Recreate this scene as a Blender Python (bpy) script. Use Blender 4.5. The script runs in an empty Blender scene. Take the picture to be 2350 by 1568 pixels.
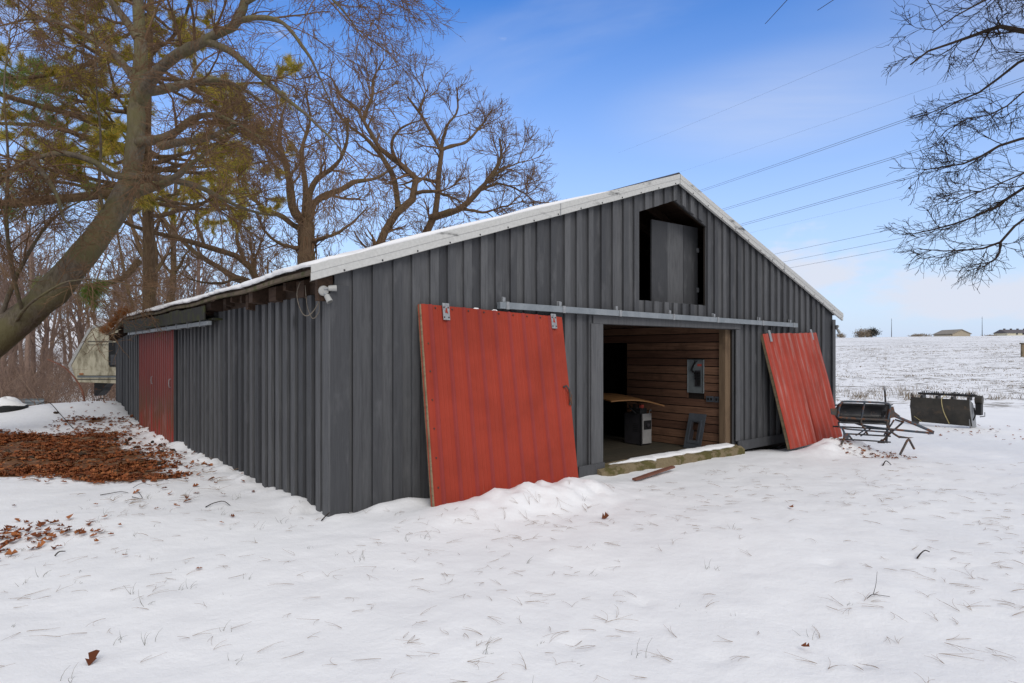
import bpy, math, random
import numpy as np
from mathutils import Vector, Matrix

random.seed(7)
rng = np.random.default_rng(11)
scene = bpy.context.scene
COL = scene.collection

# ------------------------------------------------------------------ camera
F, CX, CY, EYE = 1430.0, 1175.0, 808.0, 1.65      # focal length, centre column and horizon row of the 2350 px wide view
cam_d = bpy.data.cameras.new('camera')
cam = bpy.data.objects.new('camera', cam_d)
COL.objects.link(cam)
cam.location = (0, 0, EYE)
cam.rotation_euler = (math.radians(90), 0, 0)
cam_d.sensor_width = 36.0
cam_d.lens = 36.0 * F / 2350.0
cam_d.shift_y = (CY - 784.0) / 2350.0
cam_d.clip_start = 0.05
cam_d.clip_end = 5000
scene.camera = cam

# ------------------------------------------------------------------ world
SUN_EL, SUN_AZ = math.radians(42), math.radians(163)   # azimuth measured from +Y towards +X
world = bpy.data.worlds.new('World')
scene.world = world
world.use_nodes = True
wn, wl = world.node_tree.nodes, world.node_tree.links
wn.clear()
w_out = wn.new('ShaderNodeOutputWorld')
w_bg = wn.new('ShaderNodeBackground')
sky = wn.new('ShaderNodeTexSky')
sky.sky_type = 'NISHITA'
sky.sun_disc = False
sky.sun_elevation = SUN_EL
sky.sun_rotation = SUN_AZ
sky.air_density = 1.0
sky.dust_density = 0.6
sky.ozone_density = 2.0
hs = wn.new('ShaderNodeHueSaturation')
hs.inputs['Hue'].default_value = 0.512
hs.inputs['Saturation'].default_value = 1.36
hs.inputs['Value'].default_value = 1.85
wl.new(sky.outputs[0], hs.inputs['Color'])
tc = wn.new('ShaderNodeTexCoord')


def wmath(op, a, b=None, c=None):
    n = wn.new('ShaderNodeMath')
    n.operation = op
    for i, v in enumerate((a, b, c)):
        if v is None:
            continue
        if isinstance(v, (int, float)):
            n.inputs[i].default_value = v
        else:
            wl.new(v, n.inputs[i])
    return n.outputs[0]


def wmap(v, a, b, c, d, interp='SMOOTHSTEP'):
    n = wn.new('ShaderNodeMapRange')
    n.interpolation_type = interp
    n.inputs[1].default_value, n.inputs[2].default_value = a, b
    n.inputs[3].default_value, n.inputs[4].default_value = c, d
    wl.new(v, n.inputs[0])
    return n.outputs[0]


sep = wn.new('ShaderNodeSeparateXYZ')
wl.new(tc.outputs['Generated'], sep.inputs[0])
# cloud coordinates on a flat ceiling above the place
zz = wmath('ADD', wmath('MAXIMUM', sep.outputs[2], 0.0), 0.13)
comb = wn.new('ShaderNodeCombineXYZ')
wl.new(wmath('DIVIDE', sep.outputs[0], zz), comb.inputs[0])
wl.new(wmath('DIVIDE', sep.outputs[1], zz), comb.inputs[1])
mp = wn.new('ShaderNodeMapping')
mp.inputs['Scale'].default_value = (0.55, 0.9, 1)
mp.inputs['Rotation'].default_value = (0, 0, math.radians(24))
mp.inputs['Location'].default_value = (3.1, 0.4, 0)
wl.new(comb.outputs[0], mp.inputs[0])
n1 = wn.new('ShaderNodeTexNoise')
n1.inputs['Scale'].default_value = 0.9
n1.inputs['Detail'].default_value = 7
n1.inputs['Roughness'].default_value = 0.52
n1.inputs['Distortion'].default_value = 0.5
wl.new(mp.outputs[0], n1.inputs['Vector'])
wisp = wmap(n1.outputs[0], 0.57, 0.84, 0.0, 0.6)
# low cumulus
mp2 = wn.new('ShaderNodeMapping')
mp2.inputs['Scale'].default_value = (1, 1, 2.3)
mp2.inputs['Location'].default_value = (0.12, 0.0, 0.35)
wl.new(tc.outputs['Generated'], mp2.inputs[0])
n2 = wn.new('ShaderNodeTexNoise')
n2.inputs['Scale'].default_value = 7.5
n2.inputs['Detail'].default_value = 7
n2.inputs['Roughness'].default_value = 0.58
wl.new(mp2.outputs[0], n2.inputs['Vector'])


def bank(c, sc):
    """1 in the middle of a cloud bank lying in direction c, 0 outside it"""
    v = wn.new('ShaderNodeVectorMath')
    v.operation = 'SUBTRACT'
    wl.new(tc.outputs['Generated'], v.inputs[0])
    v.inputs[1].default_value = c
    v2 = wn.new('ShaderNodeVectorMath')
    v2.operation = 'MULTIPLY'
    wl.new(v.outputs[0], v2.inputs[0])
    v2.inputs[1].default_value = sc
    v3 = wn.new('ShaderNodeVectorMath')
    v3.operation = 'LENGTH'
    wl.new(v2.outputs[0], v3.inputs[0])
    return wmap(v3.outputs['Value'], 0.0, 1.0, 1.0, 0.0)


banks = wmath('MAXIMUM', bank((0.425, 0.895, 0.118), (7.5, 6, 15)), bank((0.60, 0.80, 0.075), (4.5, 5, 15)))
puff = wmap(wmath('ADD', n2.outputs[0], wmath('MULTIPLY', banks, 0.46)), 0.64, 0.88, 0.0, 0.95)
puff = wmath('MULTIPLY', puff, wmap(sep.outputs[2], 0.0, 0.05, 0.3, 1.0))
streak = wmath('MULTIPLY', bank((0.38, 0.860, 0.345), (3.4, 3.4, 12)), wmap(n1.outputs[0], 0.34, 0.62, 0.05, 0.85))
veil = wmap(sep.outputs[2], 0.0, 0.50, 0.93, 0.0, 'LINEAR')
cl = wmath('MINIMUM', wmath('MAXIMUM', wmath('MAXIMUM', wisp, puff), streak), 1.0)
mixv = wn.new('ShaderNodeMix')
mixv.data_type = 'RGBA'
mixv.inputs[7].default_value = (4.65, 5.65, 7.75, 1)
wl.new(veil, mixv.inputs[0])
wl.new(hs.outputs[0], mixv.inputs[6])
mixc = wn.new('ShaderNodeMix')
mixc.data_type = 'RGBA'
mixc.inputs[7].default_value = (6.1, 6.5, 7.5, 1)
wl.new(cl, mixc.inputs[0])
wl.new(mixv.outputs[2], mixc.inputs[6])
# the cloud deck that gives the place its soft light: it breaks up towards the view
deckn = wmath('ADD', sep.outputs[1], wmath('MULTIPLY', wmath('SUBTRACT', n1.outputs[0], 0.5), 0.8))
deck = wmap(wmath('ADD', deckn, wmath('MULTIPLY', sep.outputs[2], -0.75)), 0.02, 0.55, 0.92, 0.0)
mixd = wn.new('ShaderNodeMix')
mixd.data_type = 'RGBA'
mixd.inputs[7].default_value = (5.25, 5.35, 5.65, 1)
wl.new(deck, mixd.inputs[0])
wl.new(mixc.outputs[2], mixd.inputs[6])
wl.new(mixd.outputs[2], w_bg.inputs['Color'])
w_bg.inputs['Strength'].default_value = 0.12
wl.new(w_bg.outputs[0], w_out.inputs[0])

# ------------------------------------------------------------------ sun (veiled, so very soft)
sun_d = bpy.data.lights.new('sun', 'SUN')
sun_d.energy = 1.5
sun_d.angle = math.radians(35)
sun_d.color = (1.0, 0.95, 0.88)
sun = bpy.data.objects.new('sun', sun_d)
COL.objects.link(sun)
sun.location = (-10, -20, 30)
sd = Vector((math.sin(SUN_AZ) * math.cos(SUN_EL), math.cos(SUN_AZ) * math.cos(SUN_EL), math.sin(SUN_EL)))
sun.rotation_euler = (-sd).to_track_quat('-Z', 'Y').to_euler()

scene.view_settings.view_transform = 'Standard'
scene.view_settings.look = 'None'
scene.view_settings.exposure = 0.0
scene.view_settings.gamma = 1.0
scene.view_settings.use_curve_mapping = False
scene.cycles.max_bounces = 6
scene.cycles.diffuse_bounces = 3
scene.cycles.glossy_bounces = 2
scene.cycles.transmission_bounces = 2
scene.cycles.caustics_reflective = False
scene.cycles.caustics_refractive = False


# ------------------------------------------------------------------ materials
class NT:
    def __init__(self, name):
        self.m = bpy.data.materials.new(name)
        self.m.use_nodes = True
        self.n, self.l = self.m.node_tree.nodes, self.m.node_tree.links
        self.b = self.n['Principled BSDF']

    def node(self, t, **kw):
        n = self.n.new(t)
        for k, v in kw.items():
            setattr(n, k, v)
        return n

    def put(self, sock, v):
        if isinstance(v, bpy.types.NodeSocket):
            self.l.new(v, sock)
        elif isinstance(v, (tuple, list)) and len(v) == 3 and sock.type == 'RGBA':
            sock.default_value = (*v, 1)
        else:
            sock.default_value = v

    def coord(self, kind='Object', scale=(1, 1, 1), rnd=False, loc=(0, 0, 0)):
        t = self.node('ShaderNodeTexCoord')
        o = t.outputs[kind]
        if rnd:
            oi = self.node('ShaderNodeObjectInfo')
            vm = self.node('ShaderNodeVectorMath', operation='MULTIPLY_ADD')
            self.l.new(oi.outputs['Random'], vm.inputs[0])
            vm.inputs[1].default_value = (37.0, 91.0, 53.0)
            self.l.new(o, vm.inputs[2])
            o = vm.outputs[0]
        mp = self.node('ShaderNodeMapping')
        mp.inputs['Scale'].default_value = scale
        mp.inputs['Location'].default_value = loc
        self.l.new(o, mp.inputs[0])
        return mp.outputs[0]

    def noise(self, vec, scale, detail=4, rough=0.5, dist=0.0):
        n = self.node('ShaderNodeTexNoise')
        n.inputs['Scale'].default_value = scale
        n.inputs['Detail'].default_value = detail
        n.inputs['Roughness'].default_value = rough
        n.inputs['Distortion'].default_value = dist
        self.l.new(vec, n.inputs['Vector'])
        return n.outputs[0]

    def ramp(self, v, a, b, c=0.0, d=1.0, interp='SMOOTHSTEP'):
        n = self.node('ShaderNodeMapRange', interpolation_type=interp)
        for i, q in enumerate((a, b, c, d)):
            n.inputs[i + 1].default_value = q
        self.l.new(v, n.inputs[0])
        return n.outputs[0]

    def math(self, op, a, b=0.0):
        n = self.node('ShaderNodeMath', operation=op)
        self.put(n.inputs[0], a)
        self.put(n.inputs[1], b)
        return n.outputs[0]

    def mix(self, f, a, b, blend='MIX'):
        n = self.node('ShaderNodeMix', data_type='RGBA', blend_type=blend)
        self.put(n.inputs[0], f)
        self.put(n.inputs[6], a)
        self.put(n.inputs[7], b)
        return n.outputs[2]

    def bump(self, h, strength=0.3, dist=0.02):
        n = self.node('ShaderNodeBump')
        n.inputs['Strength'].default_value = strength
        n.inputs['Distance'].default_value = dist
        self.l.new(h, n.inputs['Height'])
        self.l.new(n.outputs[0], self.b.inputs['Normal'])

    def attr(self, name):
        n = self.node('ShaderNodeAttribute', attribute_name=name)
        return n.outputs['Fac']

    def rand(self):
        return self.node('ShaderNodeObjectInfo').outputs['Random']

    def island(self):
        return self.node('ShaderNodeNewGeometry').outputs['Random Per Island']

    def fin(self, color, rough=0.8, metal=0.0, spec=0.3):
        self.put(self.b.inputs['Base Color'], color)
        self.put(self.b.inputs['Roughness'], rough)
        self.put(self.b.inputs['Metallic'], metal)
        self.b.inputs['Specular IOR Level'].default_value = spec
        return self.m


def m_paint():
    t = NT('charcoal_paint')
    v = t.coord(scale=(1, 1, 0.06), rnd=True)
    grain = t.noise(v, 42, 6, 0.62, 0.4)
    v2 = t.coord(scale=(1, 1, 0.35), rnd=True)
    blot = t.noise(v2, 5.5, 4, 0.6)
    c = t.mix(t.ramp(t.rand(), 0, 1, 0, 1), (0.056, 0.058, 0.063), (0.112, 0.114, 0.119))
    c = t.mix(t.ramp(grain, 0.35, 0.75, 0, 0.55), c, (0.040, 0.041, 0.045))
    c = t.mix(t.ramp(blot, 0.5, 0.78, 0, 0.55), c, (0.135, 0.137, 0.142))
    knot = t.node('ShaderNodeTexVoronoi')
    knot.inputs['Scale'].default_value = 1.6
    t.l.new(t.coord(scale=(1.0, 1.0, 0.45), rnd=True), knot.inputs['Vector'])
    c = t.mix(t.ramp(knot.outputs['Distance'], 0.0, 0.11, 0.85, 0), c, (0.012, 0.012, 0.013))
    pale = t.noise(t.coord(scale=(1, 1, 0.12), rnd=True, loc=(9, 4, 2)), 60, 3, 0.7)
    c = t.mix(t.ramp(pale, 0.71, 0.76, 0, 0.35), c, (0.17, 0.15, 0.125))
    t.bump(grain, 0.55, 0.006)
    return t.fin(c, t.ramp(blot, 0.3, 0.7, 0.62, 0.82), 0, 0.25)


def m_wood(name, c1, c2, c3, axis=0, rough=0.85, sc=30, moss=None):
    t = NT(name)
    s = [1, 1, 1]
    s[axis] = 0.05
    g = t.noise(t.coord(scale=tuple(s), rnd=True), sc, 6, 0.65, 0.5)
    b = t.noise(t.coord(rnd=True), 2.6, 4, 0.6)
    c = t.mix(t.rand(), c1, c2)
    c = t.mix(t.ramp(g, 0.4, 0.75, 0, 0.8), c, c3)
    c = t.mix(t.ramp(b, 0.5, 0.75, 0, 0.55), c, c3)
    if moss:
        mo = t.noise(t.coord(rnd=True), 6.5, 5, 0.65)
        c = t.mix(t.ramp(mo, 0.47, 0.62, 0, 0.85), c, moss)
    t.bump(g, 0.5, 0.006)
    return t.fin(c, rough)


def m_metal(name, c1, c2, rust=0.0, rough=0.55, metal=0.0, rustc=(0.16, 0.055, 0.02), sc=6, spec=0.4):
    t = NT(name)
    n = t.noise(t.coord(rnd=True), sc, 6, 0.62)
    c = t.mix(t.ramp(n, 0.3, 0.7), c1, c2)
    if rust:
        r = t.noise(t.coord(rnd=True, loc=(4, 7, 1)), sc * 1.4, 7, 0.7)
        c = t.mix(t.ramp(r, 0.62 - rust * 0.3, 0.70 - rust * 0.22), c, rustc)
    t.bump(n, 0.15, 0.003)
    return t.fin(c, rough, metal, spec)


def m_flat(name, c, rough=0.7, metal=0.0, spec=0.3, var=0.25, sc=9):
    t = NT(name)
    n = t.noise(t.coord(rnd=True), sc, 5, 0.6)
    d = tuple(x * (1 - var) for x in c)
    return t.fin(t.mix(t.ramp(n, 0.3, 0.7), c, d), rough, metal, spec)


def m_red(name, base, faded, fade_lo, streak):
    t = NT(name)
    v = t.coord(scale=(1, 0.07, 1), loc=(3, 1, 0))
    s = t.noise(v, 22, 5, 0.6)
    b = t.noise(t.coord(loc=(5, 5, 5)), 1.7, 5, 0.6)
    c = t.mix(t.ramp(b, 0.3, 0.7, 0, 0.8), base, tuple(x * 0.74 for x in base))
    sc = t.noise(t.coord(scale=(1, 0.5, 1), loc=(7, 2, 9)), 3.1, 7, 0.72)
    c = t.mix(t.ramp(sc, 0.62, 0.76, 0, 0.25), c, (0.30, 0.11, 0.095))
    c = t.mix(t.ramp(s, fade_lo, fade_lo + 0.2, 0, streak), c, faded)
    sp = t.noise(t.coord(), 46, 3, 0.6)
    c = t.mix(t.ramp(sp, 0.78, 0.80, 0, 0.6), c, (0.5, 0.42, 0.36))
    return t.fin(c, t.ramp(b, 0.3, 0.7, 0.5, 0.66), 0.0, 0.22)


def m_side_red():
    t = NT('weathered_red_metal')
    s = t.noise(t.coord(scale=(1, 1, 0.10)), 7, 5, 0.65)
    sx = t.node('ShaderNodeSeparateXYZ')
    t.l.new(t.coord(), sx.inputs[0])
    low = t.ramp(t.math('ADD', sx.outputs[2], t.ramp(s, 0.25, 0.75, -0.5, 0.5)), 0.2, 1.3, 1.0, 0.0)
    c = t.mix(t.ramp(s, 0.3, 0.7), (0.20, 0.032, 0.027), (0.145, 0.030, 0.026))
    c = t.mix(t.math('MULTIPLY', low, t.ramp(s, 0.40, 0.52, 0.15, 0.9)), c, (0.085, 0.062, 0.028))
    c = t.mix(t.math('MULTIPLY', low, t.ramp(s, 0.56, 0.64, 0, 0.7)), c, (0.36, 0.20, 0.18))
    c = t.mix(t.math('MULTIPLY', t.ramp(sx.outputs[2], 0.1, 0.7, 0.85, 0), t.ramp(s, 0.35, 0.6, 1.0, 0.35)), c, (0.30, 0.028, 0.018))
    return t.fin(c, 0.55, 0, 0.35)


def m_bark(name, c1, c2, moss, amt=0.5, sc=7):
    t = NT(name)
    n = t.noise(t.coord(scale=(1, 1, 0.25)), sc * 3, 6, 0.7, 0.6)
    p = t.noise(t.coord(), 1.3, 5, 0.65)
    c = t.mix(t.ramp(n, 0.3, 0.7), c1, c2)
    c = t.mix(t.ramp(p, 0.55 - amt * 0.2, 0.70 - amt * 0.1, 0, amt), c, moss)
    lich = t.noise(t.coord(loc=(8, 8, 8)), 7, 4, 0.65)
    c = t.mix(t.ramp(lich, 0.66, 0.73, 0, 0.4 * amt), c, (0.28, 0.27, 0.22))
    t.bump(n, 0.9, 0.03)
    return t.fin(c, 0.92, 0, 0.15)


def m_island(name, cols, rough=0.8, spec=0.2, trans=0.0):
    t = NT(name)
    r = t.node('ShaderNodeValToRGB')
    el = r.color_ramp.elements
    while len(el) < len(cols):
        el.new(0.5)
    for i, c in enumerate(cols):
        el[i].position = i / (len(cols) - 1)
        el[i].color = (*c, 1)
    t.l.new(t.island(), r.inputs[0])
    m = t.fin(r.outputs[0], rough, 0, spec)
    if trans:                               # thin blades let light through
        tb = t.node('ShaderNodeBsdfTranslucent')
        t.l.new(r.outputs[0], tb.inputs[0])
        ms = t.node('ShaderNodeMixShader')
        ms.inputs[0].default_value = trans
        t.l.new(t.b.outputs[0], ms.inputs[1])
        t.l.new(tb.outputs[0], ms.inputs[2])
        t.l.new(ms.outputs[0], t.n['Material Output'].inputs[0])
    return m


def m_ground():
    t = NT('snowy_ground')
    v = t.coord()
    f1 = t.noise(v, 1.1, 5, 0.55)
    f2 = t.noise(v, 9, 5, 0.6)
    f3 = t.noise(v, 70, 3, 0.6)
    snow = t.mix(t.ramp(f1, 0.3, 0.7), (0.835, 0.837, 0.85), (0.885, 0.887, 0.895))
    snow = t.mix(t.ramp(f1, 0.58, 0.8, 0, 0.3), snow, (0.74, 0.735, 0.73))
    # leaf mould showing between the snow
    lit = t.attr('litter')
    ln = t.noise(t.coord(scale=(0.7, 1.6, 1)), 3.2, 7, 0.72)
    lm = t.ramp(t.math('ADD', t.math('MULTIPLY', lit, 0.75), t.math('MULTIPLY', ln, 0.9)), 0.98, 1.12)
    lc = t.mix(t.noise(v, 17, 5, 0.7), (0.085, 0.036, 0.015), (0.27, 0.12, 0.045))
    col = t.mix(lm, snow, lc)
    # ploughed field: soil and stubble through thin snow
    fld = t.attr('field')
    a = t.noise(t.coord(scale=(0.62, 1, 1)), 2.6, 6, 0.68)
    b = t.noise(t.coord(scale=(0.55, 1.2, 1), loc=(5, 9, 0)), 0.09, 4, 0.6)
    c3 = t.noise(t.coord(scale=(0.5, 1, 1), loc=(2, 3, 0)), 0.55, 5, 0.68)
    fm = t.ramp(t.math('ADD', t.math('ADD', a, t.math('MULTIPLY', b, 0.28)), t.math('MULTIPLY', c3, 0.42)), 0.875, 0.985)
    fm = t.math('MULTIPLY', fm, t.math('MULTIPLY', fld, 0.9))
    soil = t.mix(f2, (0.10, 0.082, 0.062), (0.21, 0.175, 0.13))
    col = t.mix(fm, col, soil)
    h = t.math('ADD', t.math('MULTIPLY', f2, 1.0), t.math('MULTIPLY', f3, 0.16))
    t.bump(t.math('SUBTRACT', h, t.math('MULTIPLY', lm, 0.35)), 0.26, 0.05)
    return t.fin(col, 0.75, 0, 0.25)


def m_snow(name='snow'):
    t = NT(name)
    f2 = t.noise(t.coord(), 14, 5, 0.6)
    t.bump(f2, 0.4, 0.02)
    return t.fin(t.mix(f2, (0.82, 0.82, 0.83), (0.88, 0.88, 0.885)), 0.75, 0, 0.25)


def m_trim():
    t = NT('white_trim_metal')
    v = t.coord()
    n = t.noise(t.coord(scale=(0.6, 1, 2.2)), 2.4, 5, 0.65)
    n2 = t.noise(v, 30, 3, 0.6)
    c = t.mix(t.ramp(n2, 0.3, 0.7), (0.55, 0.55, 0.53), (0.48, 0.48, 0.46))
    c = t.mix(t.ramp(n, 0.57, 0.70, 0, 0.9), c, (0.05, 0.05, 0.05))
    return t.fin(c, 0.5, 0, 0.4)


def m_camper():
    t = NT('dirty_cream_shell')
    a = t.noise(t.coord(scale=(1, 1, 0.35)), 2.6, 6, 0.7)
    b = t.noise(t.coord(loc=(3, 3, 3)), 8, 6, 0.7)
    c = t.mix(t.ramp(a, 0.42, 0.62, 0, 0.85), (0.50, 0.46, 0.34), (0.15, 0.125, 0.075))
    c = t.mix(t.ramp(b, 0.6, 0.72, 0, 0.8), c, (0.09, 0.075, 0.05))
    g = t.noise(t.coord(loc=(1, 6, 3)), 1.9, 4, 0.6)
    c = t.mix(t.ramp(g, 0.6, 0.75, 0, 0.5), c, (0.27, 0.26, 0.10))
    return t.fin(c, 0.55)


def m_stone():
    t = NT('mossy_concrete')
    a = t.noise(t.coord(), 3.2, 6, 0.65)
    b = t.noise(t.coord(loc=(5, 1, 4)), 28, 5, 0.7)
    c = t.mix(b, (0.30, 0.235, 0.14), (0.17, 0.135, 0.08))
    c = t.mix(t.ramp(a, 0.5, 0.6, 0, 0.85), c, (0.095, 0.085, 0.022))
    t.bump(b, 0.9, 0.03)
    return t.fin(c, 0.95)


M = dict(
    paint=m_paint(), trim=m_trim(), ground=m_ground(), snow=m_snow(), camper=m_camper(), stone=m_stone(),
    plank=m_wood('brown_plank_wood', (0.138, 0.068, 0.043), (0.254, 0.137, 0.083), (0.058, 0.029, 0.019), axis=1),
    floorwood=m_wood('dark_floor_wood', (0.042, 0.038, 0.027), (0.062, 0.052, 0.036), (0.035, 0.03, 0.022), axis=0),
    post=m_wood('post_wood', (0.161, 0.108, 0.066), (0.182, 0.126, 0.077), (0.077, 0.049, 0.032), axis=2),
    oldwood=m_wood('old_brown_wood', (0.045, 0.026, 0.017), (0.071, 0.041, 0.026), (0.017, 0.010, 0.007), axis=1, sc=22),
    mosswood=m_wood('mossy_dark_wood', (0.030, 0.030, 0.028), (0.045, 0.043, 0.038), (0.015, 0.015, 0.014), axis=2, moss=(0.045, 0.050, 0.015)),
    purlin=m_wood('grey_purlin_wood', (0.12, 0.09, 0.065), (0.15, 0.115, 0.08), (0.05, 0.038, 0.028), axis=1, moss=(0.06, 0.065, 0.02)),
    framewood=m_wood('weathered_frame_wood', (0.21, 0.165, 0.10), (0.25, 0.19, 0.12), (0.10, 0.075, 0.045), axis=2),
    dark=m_wood('dark_sheathing', (0.022, 0.017, 0.014), (0.03, 0.022, 0.017), (0.012, 0.01, 0.008), axis=2),
    ply=m_wood('plywood', (0.24, 0.12, 0.045), (0.26, 0.13, 0.05), (0.17, 0.08, 0.03), axis=0, rough=0.6, sc=14),
    redwood=m_wood('red_brown_batten', (0.20, 0.085, 0.055), (0.22, 0.09, 0.06), (0.10, 0.045, 0.03), axis=0),
    galv=m_metal('galvanised_steel', (0.20, 0.225, 0.245), (0.27, 0.295, 0.315), 0.0, 0.5, 0.25),
    galv2=m_metal('galvanised_plate', (0.33, 0.345, 0.36), (0.24, 0.25, 0.26), 0.12, 0.5, 0.2, sc=30),
    roofm=m_metal('roof_metal', (0.30, 0.30, 0.30), (0.22, 0.22, 0.22), 0.1, 0.5, 0.3),
    bluesteel=m_metal('blue_grey_steel', (0.060, 0.085, 0.115), (0.040, 0.048, 0.058), 0.42, 0.55, 0.1, sc=7),
    ruststeel=m_metal('rusty_steel', (0.050, 0.055, 0.062), (0.085, 0.070, 0.058), 0.45, 0.75, 0.1, (0.15, 0.062, 0.028), sc=9),
    darksteel=m_metal('dark_steel', (0.026, 0.027, 0.029), (0.045, 0.045, 0.046), 0.22, 0.55, 0.1),
    blackseat=m_metal('black_plastic', (0.014, 0.014, 0.016), (0.032, 0.032, 0.035), 0.1, 0.35, 0, (0.12, 0.08, 0.06), sc=5),
    bucket=m_metal('grimy_black_steel', (0.026, 0.025, 0.022), (0.060, 0.052, 0.042), 0.2, 0.6, 0.1, (0.085, 0.062, 0.042), sc=3),
    redm=m_red('red_sheet_metal', (0.335, 0.042, 0.021), (0.34, 0.065, 0.048), 0.60, 0.35),
    redrib=m_red('red_rib_metal', (0.29, 0.042, 0.034), (0.36, 0.09, 0.075), 0.60, 0.35),
    redfade=m_red('faded_red_sheet_metal', (0.44, 0.060, 0.036), (0.44, 0.15, 0.12), 0.52, 0.5),
    redwornlit=m_red('worn_highlit_rib_metal', (0.43, 0.09, 0.065), (0.46, 0.24, 0.21), 0.50, 0.65),  # worn ribs; the paler red also paints highlights onto them
    sidered=m_side_red(),
    bark=m_bark('mossy_bark', (0.098, 0.078, 0.059), (0.210, 0.175, 0.133), (0.17, 0.155, 0.07), 0.75),
    twig=m_bark('brown_twigs', (0.141, 0.084, 0.049), (0.248, 0.153, 0.092), (0.237, 0.177, 0.079), 0.3),
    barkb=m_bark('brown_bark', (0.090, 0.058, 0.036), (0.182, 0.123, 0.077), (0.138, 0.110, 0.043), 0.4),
    darktwig=m_bark('dark_twigs', (0.028, 0.020, 0.016), (0.05, 0.036, 0.028), (0.05, 0.04, 0.03), 0.2),
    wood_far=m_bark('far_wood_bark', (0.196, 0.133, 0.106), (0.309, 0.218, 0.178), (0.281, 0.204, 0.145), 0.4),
    needle=m_island('pine_foliage', [(0.124, 0.170, 0.036), (0.319, 0.319, 0.050), (0.616, 0.479, 0.080), (0.865, 0.593, 0.136), (0.456, 0.389, 0.065), (0.161, 0.204, 0.046)], 0.6, 0.2, 0.45),
    greenneedle=m_island('green_pine_foliage', [(0.095, 0.179, 0.042), (0.190, 0.272, 0.064), (0.272, 0.316, 0.064)], 0.6, 0.2, 0.45),
    fallen=m_island('fallen_needles', [(0.270, 0.172, 0.105), (0.342, 0.240, 0.154), (0.216, 0.136, 0.084), (0.378, 0.280, 0.189)], 0.8),
    orange=m_island('orange_needles', [(0.30, 0.11, 0.03), (0.22, 0.075, 0.02), (0.36, 0.15, 0.05)], 0.8),
    leaf=m_island('dead_leaves', [(0.133, 0.039, 0.015), (0.280, 0.087, 0.030), (0.100, 0.031, 0.014), (0.373, 0.138, 0.050), (0.200, 0.062, 0.025)], 0.8),
    grass=m_island('winter_grass', [(0.11, 0.12, 0.07), (0.19, 0.17, 0.11), (0.07, 0.08, 0.045)], 0.8),
    straw=m_island('dry_weeds', [(0.26, 0.19, 0.11), (0.17, 0.125, 0.075), (0.11, 0.08, 0.055), (0.32, 0.26, 0.17)], 0.9),
    brush=m_island('bare_brush_stems', [(0.221, 0.145, 0.105), (0.340, 0.238, 0.178), (0.170, 0.112, 0.088), (0.289, 0.196, 0.156)], 0.9),
    litterfar=m_island('forest_floor', [(0.12, 0.07, 0.045), (0.2, 0.13, 0.09)], 0.9),
    cone=m_flat('pine_cone_scales', (0.07, 0.045, 0.03), 0.9, sc=40, var=0.6),
    white=m_flat('white_plastic', (0.40, 0.40, 0.385), 0.45, var=0.12),
    glassy=m_flat('grey_lamp_glass', (0.16, 0.16, 0.15), 0.15, spec=0.6),
    cable=m_flat('pale_cable', (0.25, 0.21, 0.165), 0.7),
    yellow=m_flat('yellow_rope', (0.48, 0.40, 0.20), 0.8),
    panelgrey=m_flat('grey_panel_enamel', (0.20, 0.225, 0.235), 0.45, sc=5),
    covergrey=m_flat('dark_cover_enamel', (0.075, 0.085, 0.10), 0.45, sc=5),
    cabdark=m_flat('dark_cabinet_enamel', (0.052, 0.05, 0.056), 0.4, sc=5),
    cablight=m_flat('light_cabinet_enamel', (0.32, 0.315, 0.31), 0.5, sc=5),
    black=m_flat('black_rubber', (0.015, 0.015, 0.016), 0.6),
    redlab=m_flat('red_label', (0.62, 0.10, 0.075), 0.6),
    copper=m_flat('copper_wire', (0.55, 0.22, 0.10), 0.4),
    beige=m_flat('beige_siding', (0.40, 0.345, 0.26), 0.8, var=0.08, sc=0.6),
    beigedk=m_flat('dark_beige_trim', (0.28, 0.25, 0.21), 0.8, var=0.1, sc=0.6),  # darker beige for the roof of the skyline barn
    cream=m_flat('cream_siding', (0.62, 0.58, 0.44), 0.8, var=0.06, sc=0.5),
    roofgrey=m_flat('grey_shingle', (0.13, 0.12, 0.13), 0.9, var=0.15, sc=2),
    window=m_flat('dark_window', (0.03, 0.032, 0.036), 0.15, spec=0.6),
    bushtan=m_island('tan_bush', [(0.24, 0.19, 0.14), (0.33, 0.27, 0.20), (0.18, 0.14, 0.105)], 0.9),
    bushdark=m_island('dark_evergreen', [(0.050, 0.052, 0.045), (0.075, 0.072, 0.06)], 0.9),
    wire=m_flat('power_cable', (0.06, 0.065, 0.07), 0.6),
    amber=m_flat('amber_lens', (0.40, 0.13, 0.03), 0.4),
)


# ------------------------------------------------------------------ helpers
def tag(o, label=None, cat=None, group=None, kind=None):
    if label:
        o['label'] = label
    if cat:
        o['category'] = cat
    if group:
        o['group'] = group
    if kind:
        o['kind'] = kind
    return o


def empty(name, loc=(0, 0, 0), rz=0.0):
    o = bpy.data.objects.new(name, None)
    COL.objects.link(o)
    o.location = loc
    o.rotation_euler = (0, 0, rz)
    o.empty_display_size = 0.2
    return o


def link(name, me, mat=None, parent=None):
    o = bpy.data.objects.new(name, me)
    COL.objects.link(o)
    if parent is not None:
        o.parent = parent
    if mat is not None and not me.materials:
        me.materials.append(mat)
    return o


def mesh(name, verts, faces, smooth=False):
    me = bpy.data.meshes.new(name)
    me.from_pydata([tuple(v) for v in verts], [], [tuple(f) for f in faces])
    me.update()
    if smooth:
        me.polygons.foreach_set('use_smooth', [True] * len(me.polygons))
    return me


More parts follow.
